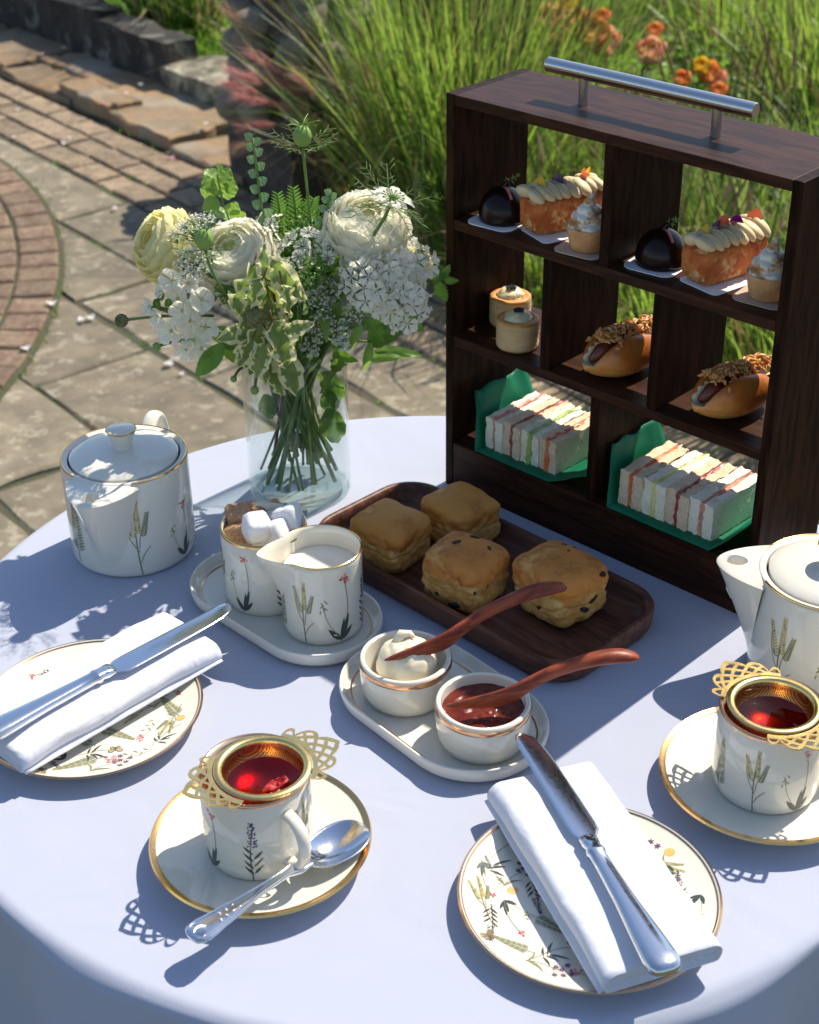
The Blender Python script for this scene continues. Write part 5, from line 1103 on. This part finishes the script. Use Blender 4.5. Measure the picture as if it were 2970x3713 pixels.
# ================================================================ bouquet
rf = random.Random(12)
def stem_to(parent, head, r=.0016, m='stem', bot=None, d=None, mouth=None, name='stem'):
    head = V(head); a = atan2(VY - head.y, VX - head.x) + rf.uniform(-1.5, 1.5); q = rf.uniform(.020, .0425)
    bt = V((VX + q * cos(a), VY + q * sin(a), VZ + .008 + rf.uniform(0, .022) ** 1)); mo = V((VX, VY, VZ + VH * .98)) + V((head.x - VX, head.y - VY, 0)).normalized() * rf.uniform(.008, .034)
    c = head + (V(d).normalized() * -.04 if d else (mo - head) * .3)
    p = bez3(head, c, mo + (mo - bt) * .3, mo, 9)[:-1] + bez(mo, mo + (bt - mo) * .5, bt, 5)
    MB().tube(p, r, 7).build(name, m, parent, 180)
def fthing(name, label, cat='flower', group=None): return thing(name, label, cat, (0, 0, 0), 0, group)
def petal_mesh(r, th1, hw, m, seed, ruffle=.06, th0=None):
    b = MB(); th0 = min(2.8, th1 + 1.25)
    def f(u, v):
        th = th0 + (th1 - th0) * v; s = (2 * u - 1); wd = hw * (0.45 + .55 * sin(min(1, v * 1.25) * pi / 2)) * sqrt(max(0.0, 1 - max(0, (v - .72) / .285) ** 2.4) + .04)
        a = s * wd; rr_ = r * (1 + ruffle * v * v * (nz(s * 2.6 + seed, v * 3) + .6 * nz(s * 7, v * 5 + seed)) + .06 * v ** 3)
        return (rr_ * sin(th) * cos(a), rr_ * sin(th) * sin(a), rr_ * cos(th) * .95)
    b.grid(f, 9, 9); return b.mesh('petal', m, 180)
def ranunculus(label, px, py, Y, R, d, m, opn=1., core='petal_core', r=.0022):
    t = fthing('ranunculus', label); c = DY(px, py, Y); Mq = look(c, d, rf.uniform(0, 6))
    for k, (q, th, n, hw) in enumerate(((.30, .12, 4, 1.1), (.45, .28, 5, .95), (.58, .45, 6, .85), (.70, .62, 7, .75), (.80, .82, 8, .66), (.90, 1.02, 9, .58), (.97, 1.25, 9, .55), (1.04, 1.5, 8, .56))):
        meshes = [petal_mesh(R * q, th * opn, hw, m if k > 0 else core, k * 5 + j, .05 + .012 * k) for j in range(2)]
        for i in range(n): inst('petal', meshes[i % 2], t, Mq @ RZ(2 * pi * i / n + k * .5 + rf.uniform(-.1, .1)) @ RX(rf.uniform(-.05, .05)) @ RY(rf.uniform(-.03, .06)))
    stem_to(t, c - V(d).normalized() * R * .9, r, d=d); return t
ranunculus('large creamy white ranunculus bloom beside the cake stand side of the bouquet', 775, 475, 1.235, .0335, (.12, -.35, .9), 'petal_white')
ranunculus('ruffled white ranunculus bloom next to the yellow one', 495, 535, 1.220, .0335, (-.25, -.55, .75), 'petal_white', 1.25)
ranunculus('pale yellow ranunculus bloom turned away at the bouquet edge', 338, 512, 1.235, .0325, (-.7, -.35, .5), 'petal_yellow', 1.35, 'rose_yellow')
ranunculus('cream ranunculus bloom tucked low under the ruffled white one', 520, 612, 1.205, .0225, (-.1, -.9, .25), 'petal_white', 1.1)
ranunculus('small pale yellow ranunculus half hidden behind the white lacecap cluster', 880, 555, 1.245, .0150, (.6, -.4, .5), 'petal_yellow', 1.1)
# small florets
def floret_mesh(name, R, n, notch, mats, cup=.25, dots=False, seed=0):
    b = MB()
    for i in range(n):
        a0 = 2 * pi * i / n
        def f(u, v, a0=a0):
            s = 2 * u - 1; w_ = (pi / n) * (.35 + .75 * v) * .98; r = R * v * (1 - .10 * s * s + (notch * (abs(((u * 4) % 1) - .5) - .25) if v == 1 else 0)); a = a0 + s * w_ * (1 - .15 * v)
            return (r * cos(a), r * sin(a), cup * R * v * v + .10 * R * v * sin(s * 4 + i) + .04 * R * (i % 2))
        b.grid(f, 8, 4)
    if dots:
        for i in range(n * 2):
            a = pi * i / n; r = R * .42; b.ball((r * cos(a), r * sin(a), cup * R * .3 + R * .1), R * .035, 4, 3, 1)
    else: b.ball((0, 0, R * .1), R * .16, 7, 5, 1)
    return b.mesh(name, mats, 180)
fl_d = [floret_mesh('floret', .0084, 5, .22, ['petal_pure', 'flower_dots'], .12 + .3 * s, True, s) for s in range(2)]
fl_s = [floret_mesh('floret', .0105, 4, .05, ['petal_pure', 'petal_core'], .45), floret_mesh('floret', .0095, 5, .05, ['petal_pure', 'petal_core'], .7)]
fl_f = floret_mesh('floret', .0068, 9, 0, ['petal_pure', 'seed_head'], .1)
def cluster(label, px, py, Y, R, d, n, ms, name='sweet_william', flat=.8, r=.0019, sc_=1.):
    t = fthing(name, label); c = DY(px, py, Y); dn = V(d).normalized(); Mq = look(c, d)
    for i in range(n):
        q = (i + .5) / n; th = .05 + 1.55 * q ** .6; a = i * 2.39996; p = V((R * sin(th) * cos(a), R * sin(th) * sin(a), R * flat * cos(th)))
        n_ = V((p.x, p.y, p.z / flat * 1.1)); inst('floret', rf.choice(ms), t, Mq @ look(p + n_.normalized() * rf.uniform(-.004, .004), n_ + V((rf.gauss(0, .42), rf.gauss(0, .42), rf.gauss(0, .42))) * R, rf.uniform(0, 6)) @ S(rf.uniform(.75, 1.25) * sc_))
    b = MB()
    for i in range(14):
        a = i * 2.4; th = .2 + .08 * i; p = V((R * .9 * sin(th) * cos(a), R * .9 * sin(th) * sin(a), R * flat * .9 * cos(th))); b.tube([Mq @ V((0, 0, -R * .9)), Mq @ (p * .6 - V((0, 0, R * .2))), Mq @ p], .0007, 5)
    b.build('pedicels', 'stem', t, 180); stem_to(t, c - dn * R * .9, r, d=d); return t
cluster('domed white sweet william cluster under the large creamy ranunculus', 800, 592, 1.205, .0285, (.15, -.7, .65), 40, fl_d)
cluster('white sweet william cluster with dark stamens drooping to the stand side', 842, 625, 1.20, .0235, (.45, -.75, .35), 30, fl_d)
cluster('small white sweet william cluster behind the lacy head', 880, 545, 1.235, .0125, (.6, -.4, .5), 12, fl_d, sc_=.8)
cluster('little white daisy-like feverfew heads in the bouquet centre', 628, 532, 1.235, .0205, (0, -.5, .8), 14, [fl_f], 'feverfew', .6)
cluster('few white feverfew heads behind the ruffled ranunculus', 562, 480, 1.245, .011, (0, -.5, .8), 6, [fl_f], 'feverfew', .6)
cluster('white feverfew heads below the large ranunculus', 690, 525, 1.225, .014, (0, -.6, .7), 8, [fl_f], 'feverfew', .6, sc_=1.2)
# white stock: florets set along a leaning spike
t = fthing('stock_flower', 'white stock spike with ruffled florets leaning out over the teapot')
for (x, y, s, dd) in ((363, 591, 1., (-.3, -.7, .5)), (341, 613, .62, (-.7, -.5, .3)), (316, 646, .72, (-.8, -.5, .3)), (396, 597, 1., (0, -.7, .6)), (424, 632, 1.1, (.2, -.8, .4)), (384, 655, 1.05, (-.2, -.9, .2)), (362, 697, 1.15, (-.4, -.8, .1)), (345, 682, .9, (-.6, -.6, .0)), (432, 690, 1.1, (.3, -.9, .1)), (408, 716, 1.05, (0, -.9, -.1)), (424, 733, 1., (.2, -.8, -.3)), (400, 676, 1.1, (0, -1, .1)), (375, 630, 1., (-.2, -.8, .5)), (392, 735, .9, (-.2, -.8, -.3)), (410, 650, 1., (.1, -.9, .4)), (335, 665, .8, (-.7, -.6, .1))):
    c = DY(x, y, 1.195 + rf.uniform(-.008, .012)); inst('floret', rf.choice(fl_s), t, look(c, dd, rf.uniform(0, 6)) @ S(s))
    inst('floret', rf.choice(fl_s), t, look(c + V((0, .002, 0)), dd, rf.uniform(0, 6)) @ S(s * .8))
b = MB()
for (x, y) in ((338, 622), (330, 640), (355, 640), (322, 655)): b.ball(DY(x, y, 1.20), (.0035, .0035, .0048), 9, 7)
b.build('buds', 'leaf_lime', t, 180)
MB().tube(bez(DY(325, 645, 1.205), DY(390, 665, 1.21), (VX - .02, VY - .02, VZ + VH), 8), .002, 7).build('spike', 'stem', t, 180); stem_to(t, (VX - .02, VY - .02, VZ + VH), .002)
# nigella: threads, seed pods, flower
def threads(b, c, d, n, L, up=.2, rad=.00034):
    d = V(d).normalized(); e1 = d.orthogonal().normalized(); e2 = d.cross(e1)
    for i in range(n):
        a = 2 * pi * i / n + rf.uniform(-.2, .2); o = e1 * cos(a) + e2 * sin(a); p0 = c; p1 = c + (o + d * up).normalized() * L * .5; p2 = p1 + (o + d * (up + .35)).normalized() * L * .5
        b.tube([p0, p1, p2], [rad * 1.5, rad, rad * .6], 4)
        for q in (.45, .62, .8, .95):
            base = p0.lerp(p1, q * 2) if q < .5 else p1.lerp(p2, q * 2 - 1); s = d.cross(o)
            for sg in (-1, 1):
                tp = base + (o * .7 + s * sg * .8 + d * rf.uniform(-.2, .5)).normalized() * L * .28; b.tube([base, tp], [rad * .9, rad * .5], 4)
                if q < .9: b.tube([base.lerp(tp, .6), base.lerp(tp, .6) + (o + s * sg * rf.uniform(-.4, 1) + d * .3).normalized() * L * .16], [rad * .7, rad * .4], 4)
def nigella_pod(label, px, py, Y, R, d, n=9, L=.028):
    t = fthing('nigella_pod', label, 'seed pod'); c = DY(px, py, Y); Mq = look(c, d)
    b = MB(); b.ball((0, 0, 0), (R, R, R * 1.12), 40, 16, fn=lambda v: 1 - .07 * abs(cos(2.5 * atan2(v.y, v.x))) ** 4 * (1 - v.z ** 2)); o = b.build('capsule', 'pod', t, 180); o.matrix_local = Mq
    b = MB()
    for i in range(5):
        a = 2 * pi * i / 5; b.tube(bez((R * .3 * cos(a), R * .3 * sin(a), R), (R * .6 * cos(a), R * .6 * sin(a), R * 1.6), (R * 1.9 * cos(a), R * 1.9 * sin(a), R * 1.7), 5), [.0008, .0007, .0006, .0005, .0004, .0003], 5)
    o = b.build('horns', 'pod', t, 180); o.matrix_local = Mq
    b = MB(); threads(b, c - V(d).normalized() * R * 1.15, d, n, L); b.build('thread_bracts', 'stem', t, 180)
    stem_to(t, c - V(d).normalized() * R, .0012, d=d)
nigella_pod('round green nigella seed pod standing highest above the bouquet', 637, 287, 1.25, .0080, (0, -.1, 1))
nigella_pod('green nigella seed pod with thread bracts in front of the white ranunculus', 430, 505, 1.17, .0078, (0, -.15, 1), 9, .03)
t = fthing('nigella_flower', 'white nigella flower with green threads above the large ranunculus'); c = DY(825, 425, 1.20); d = V((.25, -.2, .9))
b = MB()
for i in range(11):
    a = 2 * pi * i / 11
    def f(u, v, a=a): s = 2 * u - 1; w_ = .0042 * sin(pi * min(1, v * .93 + .05)); r = .002 + .017 * v; return (r * cos(a) - s * w_ * sin(a), r * sin(a) + s * w_ * cos(a), .003 * sin(pi * v) + .0012 * abs(s) + .002 * (i % 2))
    b.grid(f, 4, 6)
o = b.build('petals', 'petal_pure', t, 180); o.matrix_local = look(c, d)
b = MB(); b.ball((0, 0, .003), (.0032, .0032, .004), 10, 7)
for i in range(14):
    a = i * .45; b.tube([(0, 0, .002), (.005 * cos(a), .005 * sin(a), .006), (.009 * cos(a), .009 * sin(a), .0055)], .0004, 4); b.ball((.009 * cos(a), .009 * sin(a), .0055), .0009, 5, 4)
o = b.build('stamens', 'leaf_lime', t, 180); o.matrix_local = look(c, d)
b = MB(); threads(b, c - d * .002, -d + V((0, -.9, 0)), 10, .036, .35); threads(b, c, d, 7, .036, .3); b.build('thread_bracts', 'stem', t, 180); stem_to(t, c, .0015, d=d)
# lace umbels
def umbel(label, px, py, Y, d, R, n, dots, name='lace_flower', fs=.0013):
    t = fthing(name, label); c = DY(px, py, Y); d = V(d).normalized(); e1 = d.orthogonal().normalized(); e2 = d.cross(e1); b = MB(); g = MB(); base = c - d * R * .9
    for i in range(n):
        q = sqrt((i + .5) / n); a = i * 2.4; tip = c + (e1 * cos(a) + e2 * sin(a)) * R * q - d * R * .25 * q * q
        b.tube([base, base.lerp(tip, .5) + d * .001, tip], [.0007, .0005, .0004], 5)
        for k in range(dots):
            p = tip + V((rf.gauss(0, 1), rf.gauss(0, 1), rf.gauss(0, .8))) * R * .13; b.tube([tip - d * .003, p], [.00025, .0002], 3); nn = (d + V((rf.gauss(0, .5), rf.gauss(0, .5), rf.gauss(0, .5)))).normalized(); u_ = nn.orthogonal().normalized(); w_ = nn.cross(u_); s = fs * rf.uniform(.8, 1.4)
            g.add([p + (u_ * cos(x) + w_ * sin(x)) * s * (1 if j % 2 == 0 else .5) for j, x in enumerate(2 * pi * j / 10 for j in range(10))], [tuple(range(10))])
    b.build('rays', 'stem', t, 180); o = g.build('tiny_florets', 'petal_pure', t, 0); o["kind"] = 'stuff'; stem_to(t, base, .0013, d=d)
umbel('lacy white umbel seen edge-on above the yellow ranunculus', 402, 470, 1.20, (-.35, -.05, .9), .020, 20, 14); umbel('lacy white umbel beside the yellow ranunculus', 405, 545, 1.185, (-.3, -.6, .7), .017, 22, 14)
for i, (x, y, R) in enumerate(((668, 640, .014), (700, 665, .013), (672, 690, .011), (640, 600, .014), (715, 690, .011), (655, 730, .009), (600, 570, .014), (745, 655, .010), (690, 612, .012), (722, 720, .008))):
    umbel('small airy white wildflower spray in the bouquet centre', x, y, 1.20 + .004 * (i % 3), (rf.uniform(-.4, .4), -.7, .6), R, 12, 10, 'wildflower_spray', .0011)
for o in list(col.objects):
    if o.name.startswith('wildflower_spray'): o["group"] = 'airy wildflower sprays in the bouquet'
for i, (x, y, R, Y) in enumerate(((585, 470, .015, 1.25), (655, 470, .014, 1.25), (690, 560, .013, 1.215), (560, 520, .012, 1.24), (620, 590, .013, 1.19), (730, 600, .012, 1.20), (470, 610, .011, 1.19), (660, 560, .012, 1.2))):
    umbel('fine pale green filler spray among the white blooms', x, y, Y, (rf.uniform(-.4, .4), -.5, .8), R, 14, 11, 'filler_spray', .0012)
for o in list(col.objects):
    if o.name.startswith('filler_spray'):
        o["group"] = 'pale green filler sprays'
        for ch in o.children:
            if ch.name.startswith('tiny'): ch.data.materials[0] = MATS['leaf_lime']
# leaves
def leaf_mesh(L, W_, mats, wav=.0, bend=.3, ser=0., vari=False, seed=0, fold=.35):
    b = MB()
    def f(u, v):
        s = 2 * u - 1; w_ = W_ * sin(pi * (v * .96 + .02) ** .8) ** .8 + .0002; w_ *= 1 + ser * (abs(((v * 7) % 1) - .5) - .25) * (abs(s) > .9)
        x = s * w_ * (1 + .0); z = fold * abs(x) + wav * W_ * sin(v * 17 + seed + (2 if s > 0 else 0)) * abs(s) ** 1.5 - bend * L * v * v
        return (x, v * L, z)
    def mf(i, j): return 0 if not vari else (1 if (i in (0, 7)) or (i in (1, 6) and nz(j * .7 + seed, i * 3.1) > -.05) else 0)
    b.grid(f, 8, 14, mfn=mf); return b.mesh('leaf', mats, 180)
def leafM(p, d, n=(0, -1, .3), roll=0.): # local +Y along d, +Z towards n
    d = V(d).normalized(); n = V(n); n = (n - d * n.dot(d)).normalized(); x = d.cross(n); return T(*p) @ Matrix((x, d, n)).transposed().to_4x4() @ RY(roll)
vm = [leaf_mesh(.034, .0088, ['variegated_green', 'variegated_cream'], .5, .3, 0, True, s, .3) for s in range(5)]
def spray(label, pts, Y, name='variegated_sprig'):
    t = fthing(name, label, 'foliage'); b = MB()
    for (x, y, ang, s) in pts:
        if rf.random() < .2: continue
        x += rf.uniform(-12, 12); Yq = Y + rf.uniform(-.016, .016); p = DY(x, y, Yq); d = V((cos(radians(ang)), rf.uniform(-.25, .1), sin(radians(ang)))); inst('leaf', rf.choice(vm), t, leafM(p - d * .017 * s, d, (rf.uniform(-.8, .8), -1, rf.uniform(-.2, .9)), rf.uniform(-.45, .45)) @ S(s * rf.uniform(.85, 1.2)))
        b.tube([p - d * .017 * s, p - d * .024 * s + V((0, .006, .002))], .0008, 5)
    a, e = pts[0], pts[-1]; b.tube(bez(DY(a[0], a[1], Y + .008), DY((a[0] + e[0]) / 2 + 8, (a[1] + e[1]) / 2, Y + .01), DY(e[0], e[1], Y + .006), 8), .0014, 6); b.build('twig', 'stem_red', t, 180); stem_to(t, DY(a[0], a[1], Y + .008), .0016, 'stem_red')
spray('cream-edged variegated sprig rising at the bouquet centre', ((560, 552, 100, .9), (523, 605, 250, 1.2), (548, 578, 235, 1.), (590, 588, -55, 1.25), (575, 625, -75, 1.25), (603, 640, -70, 1.), (556, 648, -95, 1.25), (536, 622, 235, 1.), (612, 600, -40, .9), (583, 672, -80, 1.1)), 1.165)
spray('cream-edged variegated sprig hanging over the vase rim', ((545, 690, 100, .8), (520, 735, 250, 1.2), (560, 735, -100, 1.1), (590, 722, -70, 1.2), (608, 745, -70, 1.2), (540, 770, 250, 1.2), (575, 778, -85, 1.2), (602, 788, -75, 1.1), (518, 765, 235, .95), (560, 805, -110, 1.1), (585, 808, -60, 1.), (500, 705, 200, .9), (628, 712, -30, 1.), (620, 690, 10, .8), (505, 745, 240, .9), (578, 700, -60, 1.)), 1.160)
spray('cream-edged variegated sprig low beside the seed head', ((515, 655, 120, .8), (500, 690, 215, 1.), (512, 715, 240, 1.1), (530, 700, -110, .9), (605, 680, -60, .9), (590, 650, 30, .7)), 1.17)
def leafy(label, name, pts, ms, Y, wood='stem', tw=.0011, yr=.01, cat='foliage', flat=0.):
    t = fthing(name, label, cat); b = MB(); path = [DY(x, y, Y) for x, y in pts]; n = len(path)
    b.tube(path, [tw * (1 - .5 * i / n) for i in range(n)][::-1], 6); b.build('twig', wood, t, 180)
    return t, path
ecm = [leaf_mesh(.017, .0078, 'euca', .1, .05, 0, False, s, .1) for s in range(2)]; ecr = [leaf_mesh(.0135, .0068, 'leaf_lime', .1, .05, 0, False, 7, .1)]
t, _ = leafy('round pale green eucalyptus sprig rising behind the ruffled ranunculus', 'eucalyptus', ((520, 560), (490, 480), (470, 430), (460, 380), (458, 358)), ecm, 1.262)
for (x, y, s, a) in ((448, 372, 1.3, 140), (474, 372, 1.1, 60), (462, 358, .9, 95), (440, 405, 1.1, 150), (476, 405, 1.35, 20), (487, 395, 1., 80), (446, 432, 1.2, 200), (490, 440, 1., 60), (468, 450, 1.4, -30), (455, 395, 1.2, 100), (500, 455, 1.1, 20), (438, 385, .9, 120)):
    d = V((cos(radians(a)), rf.uniform(-.4, .3), sin(radians(a)))); p = DY(x, y, 1.262 + rf.uniform(-.01, .01)); inst('leaf', ecr[0], t, leafM(p - d * .006 * s, d, (rf.uniform(-1.4, 1.4), -1, rf.uniform(-.4, 1.2)), rf.uniform(-.8, .8)) @ S(s))
stem_to(t, DY(520, 560, 1.262), .0014)
for (lab, pts, sz) in (('slender sprig of tiny paired leaves beside the tall nigella pod', ((575, 520), (560, 470), (548, 420), (542, 370), (537, 325), (532, 292)), 1.), ('slender leafy sprig in front of the large ranunculus', ((640, 600), (655, 545), (672, 490), (688, 440), (698, 408)), .9)):
    t, path = leafy(lab, 'leafy_sprig', pts, ecm, 1.245)
    n = 16
    for i in range(n):
        q = i / (n - 1) * (len(path) - 1) * .999; k = int(q); p = path[k].lerp(path[k + 1], q - k); sd_ = -1 if i % 2 else 1; d = V((sd_ * .9, rf.uniform(-.3, .2), .6)); inst('leaf', ecm[i % 2], t, leafM(p, d, (rf.uniform(-.5, .5), -1, .5)) @ S(.62 * sz * (1 - .3 * i / n)))
    stem_to(t, path[0], .0011)
# fern fronds
t = fthing('fern', 'bright green fern fronds between the white ranunculus blooms', 'foliage'); fm = leaf_mesh(.017, .0022, 'leaf', .1, .1, .5, False, 1, .2)
for (pts, Lw) in ((((640, 560), (628, 500), (622, 440), (618, 398)), 1.), (((610, 560), (598, 500), (590, 450), (585, 410)), 1.), (((650, 560), (655, 500), (648, 450), (660, 420)), 1.1), (((590, 560), (575, 500), (572, 460)), .8)):
    path = [DY(x, y, 1.268) for x, y in pts]; MB().tube(path, .0008, 5).build('midrib', 'stem', t, 180)
    for i in range(17):
        q = i / 16 * (len(path) - 1) * .999; k = int(q); p = path[k].lerp(path[k + 1], q - k); tn = (path[k + 1] - path[k]).normalized()
        for s in (-1, 1): d = V((s, -.2, .1)) + tn * .7; inst('leaflet', fm, t, leafM(p, d, (0, -1, .4)) @ S(Lw * (1.1 - .75 * i / 16)))
stem_to(t, DY(625, 560, 1.268), .0013)
# seed heads and buds
def seed(label, px, py, Y, R, d, name='seed_head', m='seed_head', stem_end=None, bumps=70):
    t = fthing(name, label, 'seed head'); c = DY(px, py, Y); b = MB(); b.ball(c, R, 14, 10)
    for i in range(bumps): z = 1 - 2 * (i + .5) / bumps; a = i * 2.4; q = sqrt(1 - z * z); b.ball(c + V((q * cos(a), q * sin(a), z)) * R, R * .17, 5, 4)
    b.build('head', m, t, 180)
    if stem_end: MB().tube(bez(c, (c + DY(*stem_end)) / 2 + V((0, 0, .004)), DY(*stem_end), 8), .0013, 6).build('stalk', 'stem', t, 180)
    else: stem_to(t, c, .0013, d=d)
seed('spiky olive scabious seed head nestled in the variegated leaves', 537, 668, 1.152, .0088, (0, -.7, .5)); seed('small brown bud on a long stalk jutting out above the teapot', 256, 675, 1.19, .0052, 0, 'flower_bud', 'seed_head', (450, 665, 1.22)); seed('tiny green bud on a thin stalk beneath the stock florets', 330, 730, 1.19, .0036, 0, 'flower_bud', 'pod', (430, 715, 1.21), 30)
seed('tiny green bud hanging by the vase rim', 492, 798, 1.175, .0028, 0, 'flower_bud', 'pod', (510, 775, 1.2), 30); seed('small drooping green bud in front of the glass', 536, 822, 1.165, .0036, 0, 'flower_bud', 'pod', (545, 770, 1.19), 30)
# larger plain leaves
gm = [leaf_mesh(.05, .010, 'leaf', .15, .35, 0, False, 1), leaf_mesh(.05, .013, 'leaf', .2, .25, .9, False, 2), leaf_mesh(.042, .012, 'leaf_dark', .2, .3, 0, False, 3), leaf_mesh(.05, .007, 'leaf_lime', .1, .5, 0, False, 4)]
for i, (lab, x0, y0, x1, y1, Y, k, s) in enumerate((('long narrow green leaf drooping towards the teapot', 470, 725, 408, 800, 1.19, 0, 1.), ('toothed bright green leaf under the sweet william', 770, 670, 812, 720, 1.20, 1, 1.), ('toothed green leaf pointing at the wooden stand', 845, 665, 893, 695, 1.215, 1, .8), ('upright pale leaf at the edge of the sweet william', 880, 580, 890, 530, 1.23, 3, .7), ('narrow lime leaf hanging by the vase rim', 760, 680, 735, 745, 1.20, 3, 1.), ('narrow leaf below the sweet william, hanging free', 780, 720, 770, 790, 1.22, 3, .6))):
    t = fthing('loose_leaf', lab, 'leaf'); a, e = DY(x0, y0, Y), DY(x1, y1, Y - .006); inst('blade', gm[k], t, leafM(a, e - a, (0.2, -1, .5)) @ S((e - a).length / .05)); MB().tube(bez(a, (a + V((VX, VY, VZ + VH))) / 2 + V((0, 0, .006)), (VX + (a.x - VX) * .3, VY, VZ + VH), 6), .0011, 5).build('stalk', 'stem', t, 180)
t = fthing('ivy_tendril', 'thin tendril with small lime leaves reaching to the wooden stand', 'foliage'); path = [DY(x, y, 1.24) for x, y in ((860, 600), (885, 598), (905, 592), (935, 590))]; MB().tube(path, .0007, 5).build('stalk', 'stem_red', t, 180)
for (x, y, s, a) in ((905, 592, .35, 30), (918, 594, .4, -60), (928, 588, .3, 60), (935, 590, .25, 0)): inst('leaf', gm[1], t, leafM(DY(x, y, 1.24), (cos(radians(a)), -.2, sin(radians(a)))) @ S(s))
t = fthing('filler_foliage', 'dense green leaves filling the middle of the bouquet', 'foliage')
for i in range(70):
    a = rf.uniform(0, 2 * pi); q = rf.uniform(.004, .062); z = rf.uniform(.135, .225); p = V((VX + .012 + q * cos(a) * 1.15, VY - .005 + q * sin(a) * .8, VZ + z - q * .35)); d = V((cos(a) * rf.uniform(.3, 1.2), sin(a) * rf.uniform(.3, 1.) - .2, rf.uniform(.1, 1.2)))
    inst('leaf', rf.choice((gm[0], gm[2], gm[2], gm[3], gm[1])), t, leafM(p, d, (rf.uniform(-.5, .5), -1, .8)) @ S(rf.uniform(.45, .85)))
for i in range(9): stem_to(t, (VX + rf.uniform(-.04, .05), VY + rf.uniform(-.03, .03), VZ + rf.uniform(.15, .19)), rf.uniform(.0014, .0024))
for (x, y, s) in ((700, 790, .8), (695, 860, 1.), (560, 830, .7), (690, 820, .7)): inst('leaf', gm[2], t, leafM(DY(x, y, 1.23), (.1, .0, -1), (0, -1, .2)) @ S(s))
